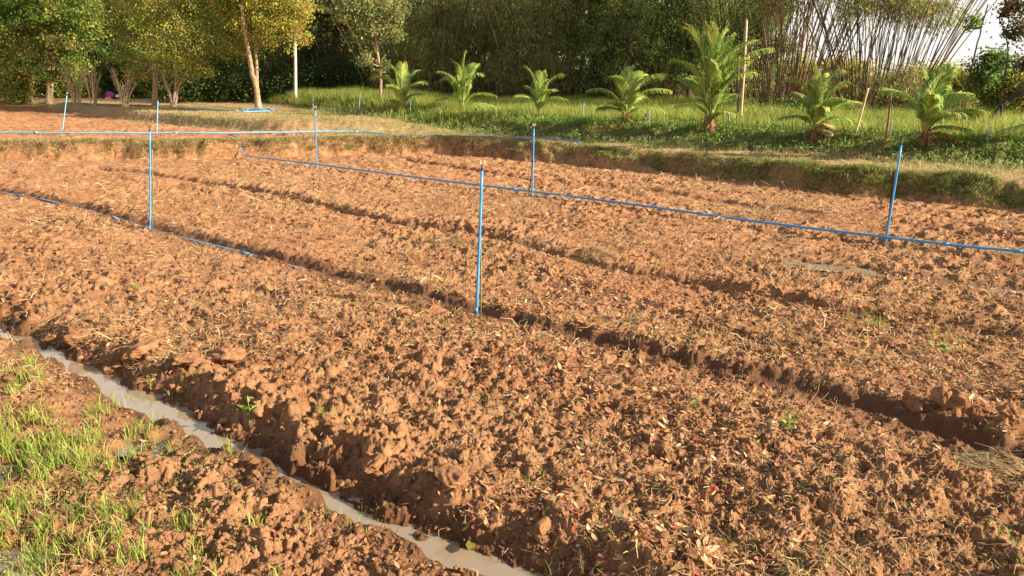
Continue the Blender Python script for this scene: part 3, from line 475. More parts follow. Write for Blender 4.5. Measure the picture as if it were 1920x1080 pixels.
# furrow pipe half sunk in mud
P = FB[1:7]; P = spline(np.c_[P, H(P[:, 0], P[:, 1], False) + .012], 60); P[:, 2] += .007 * np.sin(np.arange(60) * .45); P[-6:, 2] -= np.linspace(0, .06, 6); t = thing('furrow_pipe', tuple(P[0]), 'thin pale blue pipe half buried along the bottom of the near furrow', 'pipe'); V, F_ = tube(P - P[0], .013, 8); mk('pipe', V, F_, M['blue_dusty'], t, smooth=True)
for k in (14, 30, 46): V, F_ = tube(P[k:k + 2] - P[0], .018, 10); mk('coupling', V, F_, M['blue'], t, smooth=True)
def riser(base, top, label, rad=.012, m='blue', head='tan', stake=None, stake_m='stake', group='tall blue sprinkler risers in the field', tee=True):
    x, y, z = ground(*base); z = float(H(np.array([x]), np.array([y]), False)[0]) + .02; tp = atY(top[0], top[1], y); O = np.array([x, y, z]); tp = tp - O
    t = thing('sprinkler_riser', tuple(O), label, 'sprinkler riser', group); V, F_ = tube(spline([(0, 0, -.06), tp * .5 + [.004, 0, 0], tp * .965], 8), rad, 10); mk('pipe', V, F_, M[m], t, smooth=True)
    if tee: V, F_ = tube([(0, 0, 0), (0, 0, .045)], rad * 1.35, 10); mk('coupling', V, F_, M[m], t, smooth=True)
    if head:
        hm = M['head'] if head == 'tan' else M['black']; A2 = Acc(); s = rad / .012
        A2.add(*tube([tp * .96, tp * .975, tp * 1.0], [rad * 1.15, rad * .7, rad * .55], 8)); hd = A2.build('sprinkler_head', M['black'], t)
        if head == 'tan':
            for q in (-1, 1): V, F_ = tube(spline([tp * 1.0, tp + [q * .018 * s, 0, .006], tp + [q * .02 * s, 0, .026], tp + [q * .006 * s, 0, .032]], 7), .0075 * s, 6); mk('sprinkler_arm', V, F_, hm, hd, smooth=True)
        else: V, F_ = tube([tp + [-.02 * s, 0, .012], tp + [0, 0, .022], tp + [.024 * s, 0, .016]], .005 * s, 6); mk('sprinkler_arm', V, F_, hm, hd, smooth=True)
    if stake:
        (bx, by), (sx, sy) = stake; b0 = atY(bx, by, y + .03); b0[2] = z - .05; s1 = atY(sx, sy, y + .015); V, F_ = tube(spline([b0 - O, (b0 + s1) / 2 - O + [.008, 0, 0], s1 - O], 8), .0085, 7); mk('stake', V, F_, M[stake_m], t, smooth=True)
    return t
riser((893, 590), (904, 308), 'nearest and tallest blue sprinkler riser, standing in the middle furrow beside a bamboo stake', .0125, stake=((901, 590), (900, 425)))
riser((281, 432), (281, 238), 'blue riser with a black nozzle standing in the near furrow at left', .0125, head='black', stake=((285, 428), (285, 280)))
riser((998, 370), (1001, 236), 'blue riser with bright nozzle and thin stake in the centre of the branch pipe', .0125, stake=((991, 372), (998, 300)))
riser((1660, 457), (1691, 264), 'blue riser tilting right beside a dark stake on the right of the field', .0135, head='black', stake=((1661, 450), (1675, 322)), stake_m='stake_dark')
riser((594, 314), (591, 202), 'blue riser near the foot of the bank, second along the branch pipe', .0125)
BG = 'blue risers in the far left field'
riser((116, 249), (126, 176), 'leaning pale blue riser behind the main pipe at far left', .013, 'blue_dusty', head='tan', group=BG)
riser((294, 251), (296, 187), 'upright pale blue riser behind the main pipe in front of the forked tree', .013, 'blue_dusty', head=None, group=BG)
for a, b, l in [((586, 210), (588, 178), 'weathered riser in grass right of the concrete pole'), ((672, 212), (675, 180), 'weathered riser in grass left of the leftmost palm'), ((768, 214), (771, 182), 'weathered riser just right of the leftmost palm'), ((974, 222), (977, 192), 'weathered riser left of the third palm from the left'), ((1092, 226), (1095, 192), 'weathered riser between the third and fourth palms'),
                ((1217, 236), (1218, 205), 'weathered riser under the right frond of the fourth palm'), ((1508, 258), (1511, 216), 'weathered riser left of the second palm from the right'), ((1668, 256), (1673, 225), 'weathered riser behind the brown wooden post'), ((1851, 266), (1858, 236), 'weathered riser in tall grass right of the rightmost full palm'), ((1366, 240), (1368, 210), 'weathered riser at the foot of the tall leaning pole')]:
    riser(a, b, l, .012, 'grey_blue', head=None, group='weathered risers standing in the terrace grass', tee=False)

# ------------------------------------------------------------------ poles and posts
def pole(name, base, top, r0, r1, m, label, cat='pole', extra=None):
    x, y, z = ground(*base); O = np.array([x, y, z]); tp = atY(top[0], top[1], y) - O; t = thing(name, tuple(O), label, cat)
    P = spline([(0, 0, -.1), tp * .5 + [.012, 0, 0], tp], 10); V, F_ = tube(P, np.linspace(r0, r1, 10), 12); mk('shaft', V, F_, M[m], t, smooth=True)
    if extra: extra(t, tp)
    return t
def cap(t, tp): V, F_ = tube([tp, tp + [0, 0, .05]], [.035, .03], 10); mk('cap', V, F_, M['concrete'], t)
pole('concrete_pole', (554, 190), (552, 40), .07, .06, 'concrete', 'slim pale concrete pole standing upright right of the sunlit tree', extra=cap)
def plank(t, tp): V, F_ = tube(spline([(-.09, .03, -.08), tp * .5 + [-.06, .03, 0], tp * .93 + [-.02, .02, 0]], 8), .032, 6); mk('backing_plank', V, F_, M['wood_grey'], t); V, F_ = tube([tp * .6 + [-.05, 0, 0], tp * .6 + [.03, 0, .01]], .03, 6); mk('wire_tie', V, F_, M['black'], t); V, F_ = tube([tp + [-.03, 0, .0], tp + [.0, 0, .03]], .02, 6); mk('cap', V, F_, M['wood_grey'], t)
pole('wooden_pole', (1388, 234), (1400, 38), .032, .028, 'wood', 'tall leaning pale wooden pole backed by a grey plank beside the tallest palm', extra=plank)
pole('wooden_post', (1601, 256), (1628, 165), .024, .022, 'wood', 'bare pale stick leaning right in the terrace grass', 'post')
pole('wooden_post', (1661, 262), (1671, 168), .025, .022, 'wood_brown', 'brown wooden post standing between the two right palms', 'post')

# ------------------------------------------------------------------ coconut palms
def palm(base, fr, label, seed, scale=1.0, dead=1):
    r = np.random.default_rng(seed); x, y, z = ground(*base); scale = scale * 1.15; t = thing('coconut_palm', (x, y, z), label, 'palm', 'young coconut palms on the terrace'); pxm = F / math.hypot(y, CAMH) 
    th = .16 * scale; V, F_ = tube(spline([(0, 0, -.05), (.03, 0, th * .5), (.0, 0, th)], 8), np.array([.060, .068, .058, .062, .05, .052, .045, .03]) * scale, 10); V = V + r.normal(0, .004, V.shape); mk('trunk', V, F_, M['fibre'], t)
    A_ = Acc()
    for k in range(10):
        a = r.uniform(0, 6.283); V, F_ = tube([(0, 0, th * .5), (.065 * math.cos(a), .065 * math.sin(a), th * r.uniform(.3, 1.0)), (.14 * math.cos(a), .14 * math.sin(a), th * r.uniform(-.2, .8))], [.014, .010, .004], 5); A_.add(V * scale, F_)
    A_.build('fibre_sheath', M['fibre'], t)
    for (dx, dy, yd, arch, kind) in fr:      # tip offset in photograph pixels, sideways depth, arch
        tip = np.array([dx / pxm * .94, yd * 1.1, dy / pxm * 1.02]); L = np.linalg.norm(tip); st = np.array([tip[0] * .02, tip[1] * .02, th * .8]); up_ = max(tip[2], 0) / L
        ctl = np.array([tip[0] * (.30 - .12 * up_), tip[1] * .3, max(tip[2], 0) * .72 + (arch * 1.0 + .03) * L + th * .3]); tb = np.linspace(0, 1, 26)[:, None]; P = (1 - tb) ** 2 * st + 2 * tb * (1 - tb) * ctl + tb ** 2 * tip
        P = P + np.array([np.sign(tip[0] + .01) * .04 * L, 0, -.02 * L]) * tb ** 3
        A_ = Acc(); rc = np.array((.46, .46, .14) if kind == 0 else (.42, .24, .06)); V, F_ = tube(P, np.linspace(.014, .003, 26) * scale, 5); A_.add(V, F_, rc)
        T_ = unit(np.gradient(P, axis=0)); nl = int(52 * min(scale, 1.5)); u = np.linspace(.16, .995, nl); idx = u * 25; k0 = np.minimum(idx.astype(int), 24); f = (idx - k0)[:, None]; C = P[k0] * (1 - f) + P[k0 + 1] * f; Tk = T_[k0]
        side0 = unit(np.cross(Tk, [0, 0, 1.]) + .02); tw = r.normal(0, .3); upv = np.cross(side0, Tk); side0 = side0 * math.cos(tw) + upv * math.sin(tw); upv = np.cross(side0, Tk)
        ll = (.40 * np.sin(np.pi * np.clip(u * .80 + .10, 0, 1)) ** .7 + .05) * (L / 1.0) ** .6 * (.9 if kind == 0 else .75)
        for sg in (-1, 1):
            s_ = 1.0 if sg > 0 else 1.0; D = unit(side0 * sg * .60 + Tk * (.72 + .45 * u[:, None]) + upv * .12 + r.normal(0, .045, (nl, 3))); l_2 = ll[:, None] * r.uniform(.82, 1.08, (nl, 1)); dr = np.array([0, 0, -1.]) * l_2
            W = unit(np.cross(D, upv)) * .0068 * scale ** .3 * (1.4 if kind == 0 else 1)
            p1 = C + D * l_2 * .4 - dr * -.03; p2 = C + D * l_2 * .76 + dr * .20; p3 = C + D * l_2 * .90 + dr * (.50 if kind == 0 else .75)
            Vv = np.stack([C - W * .5, C + W * .5, p1 + W, p1 - W, p2 + W * .8, p2 - W * .8, p3], 1).reshape(-1, 3); i = np.arange(nl)[:, None] * 7
            base_c = [(.18, .32, .05), (.31, .44, .07), (.50, .55, .17)] if kind == 0 else [(.58, .38, .12), (.62, .50, .22), (.40, .30, .10)] if kind == 1 else [(.30, .14, .08)]
            cl = np.repeat(pal(base_c, nl, .12, r), 7, 0); 
            if kind == 0: tipm = np.repeat(ss((u - .82) / .18), 7)[:, None] * .5; cl = cl * (1 - tipm) + np.array([.55, .48, .10]) * tipm
            A_.add(Vv, [i + np.array([[0, 1, 2, 3]]), i + np.array([[3, 2, 4, 5]]), i + np.array([[5, 4, 6]])], cl)
        A_.build('frond' if kind == 0 else 'dry_frond', M['palm'], t)
    return t
palm((755, 212), [(-48, 66, .1, .12, 0), (-20, 84, .2, .03, 0), (0, 84, -.1, .02, 0), (22, 74, .3, .05, 0), (40, 56, -.1, .10, 0), (-20, 50, -.5, .1, 0), (36, 34, .3, .10, 0), (-4, 60, .5, .0, 0), (20, 0, -.2, .02, 2), (-22, 22, .3, .05, 1)], 'leftmost young palm, with one frond arching left above tall grass', 401)
palm((868, 214), [(-32, 62, .2, .16, 0), (2, 104, .0, .0, 0), (-12, 90, .2, .03, 0), (30, 70, -.2, .15, 0), (56, 34, .1, .20, 0), (-46, 26, -.2, .2, 0), (18, 86, .4, .04, 0), (64, 12, -.2, .12, 0), (-36, 74, -.3, .06, 0), (8, 50, -.6, .08, 0), (-10, 40, .6, .1, 0)], 'second palm from the left, symmetrical fan with drooping side fronds', 402, 1.1)
palm((1010, 222), [(-42, 40, -.1, .2, 0), (-18, 88, .1, .0, 0), (0, 80, -.2, .0, 0), (36, 76, .1, .08, 0), (45, 36, -.2, .16, 0), (-20, 56, .4, .06, 0), (22, 52, -.4, .1, 0), (8, 66, .3, .0, 0)], 'smallest palm, third from the left, with a slim stem', 403, .85, 0)
palm((1172, 234), [(-62, 62, .1, .14, 0), (-22, 82, -.2, .06, 0), (2, 96, .1, .0, 0), (28, 88, .3, .08, 0), (60, 86, .1, .06, 0), (70, 62, -.2, .16, 0), (66, 26, .0, .14, 0), (-34, 40, -.5, .1, 0), (36, 50, .5, .1, 0), (6, 60, -.5, .0, 0), (-46, 28, .3, .12, 0), (20, 2, -.3, .05, 1)], 'fourth palm from the left, bushy with a broad frond bending right', 404, 1.15)
palm((1330, 250), [(-38, 185, .2, .0, 0), (-64, 130, .0, .05, 0), (-66, 52, -.2, .22, 0), (-8, 186, -.2, .0, 0), (12, 178, .1, .0, 0), (26, 170, .4, .0, 0), (60, 162, .1, .02, 0), (82, 150, -.2, .06, 0), (56, 110, -.3, .08, 0), (48, 70, .3, .12, 0), (30, 40, -.4, .2, 0), (-30, 100, .6, .05, 0), (-14, 130, -.5, .0, 0), (40, 130, -.4, .0, 0), (50, 40, .2, .12, 0), (18, 150, -.6, 0, 0)], 'tallest palm, nearly twice the height of the others, beside the leaning pole', 405, 1.6)
palm((1525, 260), [(-70, 38, -.1, .16, 0), (-40, 104, .1, .06, 0), (-12, 130, -.1, .0, 0), (6, 110, .2, .0, 0), (26, 116, -.1, .03, 0), (54, 98, .3, .06, 0), (78, 66, .1, .14, 0), (76, 34, -.2, .16, 0), (-10, 60, -.6, .08, 0), (30, 70, -.5, .1, 0), (20, 14, -.3, .10, 1), (44, 20, .2, .1, 1), (-20, 80, .5, .0, 0)], 'second palm from the right, one frond stretched left and a dried one below', 406, 1.2)
palm((1730, 270), [(-80, 100, .0, .08, 0), (-12, 140, .1, .0, 0), (6, 120, -.1, .0, 0), (32, 134, .1, .0, 0), (40, 104, .4, .03, 0), (66, 88, -.1, .12, 0), (106, 58, .1, .10, 0), (70, 30, -.2, .12, 0), (20, 60, -.6, .1, 0), (-70, 8, -.2, .18, 0), (80, -2, -.3, .22, 1), (16, 96, .5, .0, 0), (-20, 90, -.5, .05, 0), (20, -6, -.3, .02, 2)], 'rightmost full palm, with wide fronds and pale dead ones on the grass', 407, 1.3)
palm((1985, 268), [(-70, 100, -.1, .1, 0), (-110, 20, .1, .2, 0), (-20, 140, .1, 0, 0), (30, 130, .1, 0, 0), (90, 90, 0, .1, 0), (100, 30, 0, .15, 0), (0, 90, -.5, .05, 0)], 'palm mostly beyond the right edge, only its left fronds showing', 408, 1.3)

# ------------------------------------------------------------------ trees
def crown(A_, C, rad, n, Ls, Ws, palette, r, cl=.14, droop=.2, wts=None, per=38):
    ns = max(4, n // per); d = rdir(ns, r); d = d * (r.uniform(.3, 1, (ns, 1)) ** .6) * (1 + .22 * r.normal(size=(ns, 1))) * (1 + .25 * np.sin(d[:, :1] * 5 + C[0] * 3) * np.cos(d[:, 2:] * 6 + C[2] * 5)); S = C + d * rad; k = r.integers(0, ns, n)
    P = S[k] + r.normal(size=(n, 3)) * cl * r.uniform(.5, 1.5, ns)[k][:, None] * np.array([1, 1, .7]); D = rdir(n, r) + .4 * d[k] - np.array([0, 0, droop])
    cc = np.repeat(pal(palette, ns, .15, r, wts), 1, 0)[k] * (1 + .22 * r.normal(size=(n, 1))); A_.add(*leaves(P, D, Ls * r.uniform(.7, 1.3, n), Ws * r.uniform(.8, 1.2, n), np.clip(cc, .004, .9), r)); return S
def tree(name, base, Y, stems, blobs, n, Ls, Ws, palette, label, seed, bark='bark', cat='tree', cl=.14, droop=.2, wts=None, group=None, depth=1.0, twigs=True):
    n = int(n * 1.6); Ls *= 1.0; Ws *= 1.2; cl *= .85
    r = np.random.default_rng(seed); x, y, z = ground(*base) if Y is None else (*atY(base[0], base[1], Y)[:2], 0)
    if Y is not None: z = float(G(np.array([x]), np.array([y]))[0])
    O = np.array([x, y, z]); t = thing(name, tuple(O), label, cat, group); tops = []; m = F / y; sc_ = y / 23.; Ls, Ws, cl = Ls * sc_ ** .7, Ws * sc_ ** .7, cl * sc_
    for pts, r0, r1 in stems:
        P = [atY(px, py, y) + [0, .12 * i * (1 if seed % 2 else -1) * (len(stems) > 1), 0] for i, (px, py) in enumerate(pts)]; P[0] = np.array([P[0][0], y, z - .1]); Q = spline(P, 18); Q[1:-1] += r.normal(0, .008, (16, 3)); rd = np.linspace(r0, r1, 18) * sc_; rd[0] *= 1.35; rd[1] *= 1.12; V, F_ = tube(Q - O, rd, 10); mk('trunk', V, F_, M[bark], t, smooth=True); tops += [Q[k] for k in (8, 11, 14, 17)]
    A_ = Acc(); B_ = Acc(); tot = sum(b[2] ** 2 for b in blobs)
    for (px, py, rp, dy) in blobs:
        C = atY(px, py, y) + [0, dy, 0]; rad = rp / m; S = crown(A_, C - O, np.array([rad, rad * depth, rad * .85]), int(n * rp * rp / tot), Ls, Ws, palette, r, cl, droop, wts)
        tp = min(tops, key=lambda q: np.linalg.norm(q - C) + .5 * max(0, q[2] - C[2])) if tops else O
        V, F_ = tube(spline([tp - O, (tp + C) / 2 - O + r.normal(0, .1, 3), C - O], 8), np.linspace(.03, .012, 8) * sc_, 6); B_.add(V, F_)
        if twigs:
            for s in S[::max(1, len(S) // 14)]: V, F_ = tube(spline([C - O, (C - O + s) / 2 + r.normal(0, .06, 3), s], 5), np.linspace(.010, .003, 5) * sc_, 4); B_.add(V, F_)
    tag(B_.build('branches', M[bark], t, smooth=True), kind='stuff'); A_.build('crown', M['leaf'], t); return t
OL = [(.30, .38, .07), (.42, .48, .10), (.20, .28, .05), (.44, .42, .13)]; YG = [(.40, .43, .06), (.46, .44, .09), (.27, .32, .05), (.48, .36, .10)]; DK = [(.12, .18, .05), (.17, .25, .07), (.22, .29, .09)]; GG = [(.15, .26, .05), (.22, .33, .06), (.09, .16, .04)]
AUT = [(.50, .42, .12), (.44, .46, .10), (.32, .36, .07), (.46, .48, .11), (.48, .32, .10)]
tree('broadleaf_tree', (92, 197), None, [([(92, 197), (90, 150), (84, 90), (80, 20), (78, -60)], .09, .05), ([(92, 190), (99, 110), (102, 40), (104, -40)], .05, .03)], [(130, 30, 60, 0), (60, 20, 55, .2), (150, 80, 42, -.2), (100, 90, 40, .2), (30, 60, 45, .4), (100, -50, 80, 0), (20, -40, 70, .3), (90, 138, 20, -.2), (165, 20, 35, -.2), (-60, 20, 80, 0), (150, 125, 20, -.2), (55, 125, 22, -.2)], 19000, .085, .05, OL + GG, 'broad green tree at the far left with a straight tan trunk', 501)
tree('slender_tree', (290, 201), None, [([(290, 201), (291, 165), (290, 120), (286, 60), (280, -20)], .085, .05)], [(245, 20, 50, .3), (230, 70, 35, .4), (260, 110, 32, .2), (290, 60, 40, .2), (250, -50, 70, 0), (220, 105, 22, .3), (270, 135, 16, .2), (240, 140, 14, .2)], 10000, .06, .022, OL, 'tree with a smooth straight tan trunk, left of the forked tree', 502, droop=.5)
tree('forked_tree', (323, 203), None, [([(325, 203), (316, 175), (303, 145), (296, 110)], .055, .03), ([(323, 203), (327, 165), (326, 130), (322, 60)], .05, .03), ([(325, 190), (334, 160), (350, 130), (370, 90)], .035, .02)], [(330, 80, 52, -.3), (385, 75, 48, -.2), (420, 40, 45, 0), (350, 20, 55, 0), (300, 20, 48, .2), (400, -30, 70, 0), (320, -60, 80, 0), (368, 122, 30, -.2), (430, 88, 26, .0), (280, 90, 28, 0), (445, 20, 30, 0), (300, 128, 16, .1), (395, 128, 16, -.1), (345, 140, 12, -.2)], 26000, .062, .022, YG[:1] + OL, 'olive leaved tree forking into three thin stems near the ground', 503, droop=.5)
tree('sunlit_tree', (484, 204), None, [([(485, 204), (483, 168), (477, 140), (474, 110), (468, 70), (462, 10)], .085, .045), ([(477, 135), (482, 95), (486, 60), (484, 10), (490, -50)], .05, .03)], [(520, 30, 42, -.2), (480, 5, 45, 0), (545, 55, 28, -.2), (555, 15, 32, 0), (455, 45, 26, 0), (500, 75, 22, -.2), (520, -50, 70, 0), (450, -30, 50, 0), (440, 85, 18, .2), (566, 70, 14, -.1)], 17000, .075, .034, AUT + YG, 'sunlit tree with pale crooked trunk and yellow orange leaves left of the concrete pole', 504)
tree('leafy_tree', (713, 190), None, [([(713, 192), (714, 160), (711, 120), (703, 60), (700, 10)], .045, .03)], [(705, 40, 26, -.3), (735, 60, 17, -.2), (680, 15, 30, 0), (748, 25, 20, -.3), (690, 112, 13, -.3), (715, 122, 11, 0), (700, -30, 60, 0), (655, 22, 24, -.3), (668, 70, 14, 0)], 9000, .075, .036, [(.30, .34, .12), (.22, .28, .10), (.40, .38, .16)], 'thin tree with pale grey green foliage behind the leftmost palm', 505, bark='bark')
tree('broadleaf_tree', (640, 188), 40, [([(640, 190), (635, 120), (630, 50), (630, -60)], .09, .06)], [(600, 20, 44, 0), (640, 10, 48, -.2), (600, 60, 24, 0), (660, 60, 28, 0), (620, -60, 90, 0)], 9000, .09, .05, GG + [(.26, .20, .08)], 'dark green tree rising behind the concrete pole', 506, bark='bark_dark')
tree('broadleaf_tree', (0, 190), 40.0, [([(20, 192), (22, 130), (16, 70), (20, 10)], .07, .04), ([(22, 110), (35, 50), (60, 10)], .03, .012)], [(-10, 30, 60, 0), (20, 110, 34, .2), (-20, 100, 50, 0), (10, 160, 26, 0), (40, 150, 20, 0), (-60, 60, 80, 0)], 9000, .085, .045, OL + [(.30, .17, .06)], 'tangled tree with bare pale branches in the top left corner', 507)
for bx, Y, s_, l, sd_ in [(205, 45, 62, 'dark green tree filling the gap behind the slender tree', 516), (430, 44, 60, 'shaded tree behind and left of the sunlit tree', 517), (560, 46, 60, 'dark tree far behind the concrete pole', 518), (1110, 36, 60, 'dense dark green tree behind the fourth palm', 511), (1180, 34, 70, 'feathery mid green tree left of the tallest palm', 512), (1430, 31, 55, 'dark green leafy tree just right of the leaning pole', 513), (950, 39, 60, 'brownish green tree behind the smallest palm', 514), (1290, 35, 70, 'shadowy green tree behind the tallest palm', 515)]:
    tree('dense_tree', (bx, 190), Y, [([(bx, 190), (bx + 6, 120), (bx - 4, 40), (bx, -60)], .08, .05)], [(bx, 20, s_ * .9, 0), (bx - s_ * .6, 70, s_ * .6, .2), (bx + s_ * .5, 90, s_ * .6, -.2), (bx, 140, s_ * .55, -.1), (bx, -70, s_ * 1.3, 0)], 9500, .085, .032, (DK + [(.24, .34, .09), (.26, .28, .10)]) if sd_ != 514 else [(.34, .32, .12), (.26, .29, .10)], l, sd_, bark='bark_dark', group='dense trees beyond the palms', droop=.5)
# right-hand side: leaning dark trunk, thin tree, sunlit bushes
tree('leaning_tree', (1850, 236), 20, [([(1845, 238), (1880, 205), (1915, 180), (1965, 140), (2010, 60)], .10, .07), ([(1880, 205), (1885, 160), (1900, 110), (1905, 70), (1895, 30)], .03, .015)], [(1905, 60, 22, -.2), (1925, 120, 20, 0), (1900, 15, 20, 0), (1960, 40, 24, 0), (1970, -10, 30, 0), (1935, 165, 16, 0)], 3200, .085, .05, [(.09, .10, .04), (.16, .13, .05), (.22, .12, .05)], 'dark trunk leaning right out of the frame at the right edge', 521, bark='bark_dark')
tree('thin_tree', (1800, 228), 23, [([(1798, 230), (1806, 170), (1822, 90), (1838, 10)], .032, .016), ([(1802, 200), (1830, 130), (1850, 100)], .02, .008)], [(1865, 112, 24, 0), (1840, 130, 20, 0), (1850, 150, 24, .2), (1830, 40, 12, 0)], 2600, .075, .045, DK + GG, 'thin tree with sparse dark green leaves against the white sky', 522, bark='bark_dark')
for bx, by, Y, s_, p, l, sd_ in [(25, 195, 38.5, 30, OL + AUT[:1], 'olive and rust coloured bush at the far left edge', 537), (130, 188, 42, 34, OL + GG, 'green brush between the leftmost trunk and the bare shrubs', 538), (285, 188, 42, 26, OL + GG, 'green bush behind the slender tree trunk', 539), (375, 186, 43, 24, GG, 'low green bush right of the forked stems', 540), (1790, 215, 26, 34, AUT + YG, 'golden sunlit bush right of the bamboo thicket', 531), (1870, 222, 24, 36, AUT + GG, 'yellow green bush under the leaning trunk', 532), (1735, 210, 30, 30, AUT, 'orange tinted bush behind the rightmost palm', 533), (1590, 196, 36, 36, AUT, 'sunlit orange shrub glimpsed through the right bamboo', 534), (1480, 196, 37, 34, AUT, 'sunlit brown shrub glimpsed left of the right bamboo', 535), (1915, 222, 23, 34, YG + GG, 'bright green bush at the right edge below the trunk', 536)]:
    tree('bush', (bx, by), Y, [([(bx, by), (bx + 4, by - 40), (bx, by - 60)], .03, .015)], [(bx, by - 30, s_ * .9, 0), (bx - 14, by - 66, s_ * .8, .2), (bx + 20, by - 60, s_ * .7, -.2)], 3800, .08, .04, p, l, sd_, cat='bush', group='bushes along the back of the terrace', twigs=True)

# ------------------------------------------------------------------ bamboo
def bamboo(base, Y, n, spread, hgt, label, seed, culm='culm', blobs=(), nl=9000, palette=OL, lean=0., w0=.5, fol=1.0):
    r = np.random.default_rng(seed); k_ = Y / 22.; hgt *= k_; w0 *= k_; b = atY(base[0], base[1], Y); z = float(G(np.array([b[0]]), np.array([Y]))[0]); O = np.array([b[0], Y, z]); t = thing('bamboo_clump', tuple(O), label, 'bamboo', 'bamboo clumps at the back of the terrace'); A_ = Acc(); pts = []
    for k in range(n):
        u = r.uniform(-1, 1); v = r.uniform(-1, 1); bp = np.array([u * w0, v * w0 * .7, -.05]); h = hgt * r.uniform(.65, 1.1); ang = (u * .75 + r.normal(0, .28)) * spread + lean; an2 = (v * .5 + r.normal(0, .3)) * spread
        d = np.array([math.tan(ang), math.tan(an2), 1.]); sgn = np.sign(ang) if ang else 1
        P = np.array([bp, bp + d * h * .3, bp + d * h * .62 + np.array([sgn * .1 * h * .62 * .62, 0, 0]), bp + d * h * .85 + np.array([sgn * .3 * h * .3, 0, -.05 * h]), bp + d * h * .95 + np.array([sgn * .55 * h * .3, 0, -.16 * h])]); Q = spline(P, 16); q = r.uniform(.009, .018) * k_
        V, F_ = tube(Q, np.linspace(q, q * .3, 16), 5, False); mk('culm', V, F_, M[culm if r.uniform() < .8 else 'culm_red'], t, smooth=True); pts.append(Q)
    P = np.concatenate([q[5:] for q in pts]); n2 = int(nl * fol); k = r.integers(0, len(P), n2 // 9); S = P[k] + k_ * r.normal(0, .16, (len(k), 3)) * [1, 1, .9]; kk = r.integers(0, len(S), n2); C = S[kk] + r.normal(0, .10, (n2, 3)); A_.add(*leaves(C, rdir(n2, r) + [0, 0, -1.1], .12 * k_ * r.uniform(.6, 1.3, n2), .018 * k_, pal(palette, n2, .3, r), r))
    B_ = Acc(); 
    for s_ in S[::12]: V, F_ = tube([s_, s_ + r.normal(0, .14, 3) + [0, 0, -.1], s_ + r.normal(0, .25, 3) + [0, 0, -.25]], [.005, .004, .002], 3, False); B_.add(V, F_)
    m = F / Y
    for (px, py, rp, dy) in blobs: C = atY(px, py, Y) + [0, dy, 0] - O; crown(A_, C, np.array([rp, rp * .7, rp * .8]) / m, int(rp * rp * 1.9), .11 * k_, .018 * k_, palette, r, .14 * k_, 1.0)
    # tangle of side twigs round the foot
    for q_ in range(150):
        a = r.uniform(-1, 1); s0 = np.array([a * w0 * 1.2, r.uniform(-1, .6) * w0, r.uniform(0, .5)]); e = s0 + np.array([r.normal(0, .35), r.normal(0, .2), r.uniform(.25, 1.0)]) * k_; V, F_ = tube(spline([s0, (s0 + e) / 2 + r.normal(0, .06, 3), e], 5), np.array([.007, .006, .005, .004, .003]) * k_, 3, False); B_.add(V, F_)
    tag(B_.build('twigs', M['culm_red'], t), kind='stuff'); A_.build('foliage', M['leaf'], t); return t
BR = [(.36, .37, .14), (.46, .42, .18), (.28, .34, .12), (.32, .40, .14)]; BO = [(.42, .38, .14), (.36, .40, .13), (.50, .42, .18), (.26, .30, .10)]
bamboo((800, 188), 38, 60, R(26), 8, 'dense dark bamboo clump behind the two leftmost palms', 601, blobs=[(780, 70, 50, -.8), (850, 80, 46, -.8), (820, 10, 50, -.8), (790, 150, 50, -.6), (860, 120, 50, -.6), (740, 140, 36, -.6), (840, 40, 40, 0), (900, 150, 40, -.6), (920, 60, 45, -.3)], palette=BR, w0=1.2)
bamboo((1000, 188), 37, 50, R(22), 8, 'tall bamboo clump behind the smallest palm with brownish leaves', 602, blobs=[(990, 60, 50, -1), (940, 20, 44, -1), (1000, 110, 50, -1), (1040, 10, 44, -1), (1040, 130, 44, -.5), (960, 130, 44, -.5), (1060, 50, 40, 0)], palette=BR, w0=1.0)
bamboo((1210, 190), 36, 70, R(22), 8, 'green bamboo clump rising behind the fourth palm', 603, blobs=[(1180, 40, 50, 0), (1240, 60, 50, 0), (1120, 80, 40, 0), (1280, 120, 44, 0), (1330, 30, 60, 0), (1400, 30, 50, 0)], palette=[(.28, .38, .11), (.20, .28, .08), (.38, .44, .15)], w0=1.0)
bamboo((1490, 206), 28, 95, R(19), 8, 'brown leafless bamboo clump leaning right beyond the leaning pole', 604, 'culm_red', palette=BO, lean=R(7), w0=.85, fol=.7, blobs=[(1500, -60, 60, 0), (1450, 10, 30, 0)])
bamboo((1650, 210), 26, 98, R(22), 8.5, 'widest bamboo clump of bare dark culms against the white sky', 605, palette=BO, lean=R(4), w0=.95, fol=.8, blobs=[(1680, 150, 34, -.5), (1700, 10, 46, 0), (1620, -10, 50, 0), (1760, 20, 34, 0), (1640, 170, 34, -.4), (1700, 185, 26, -.4)])
bamboo((610, 182), 42, 70, R(20), 8, 'shadowed bamboo clump behind the concrete pole', 606, blobs=[(600, 130, 50, 0), (660, 150, 44, 0), (560, 100, 40, 0), (520, 150, 34, 0), (640, 90, 44, 0)], palette=DK + BR[:1], w0=1.3)
bamboo((1390, 196), 33, 60, R(18), 8, 'green bamboo clump between the tallest palm and the brown clump', 607, blobs=[(1390, 60, 44, 0), (1430, 20, 44, 0), (1350, 120, 30, 0)], palette=[(.26, .36, .10), (.36, .40, .14)], w0=.8)

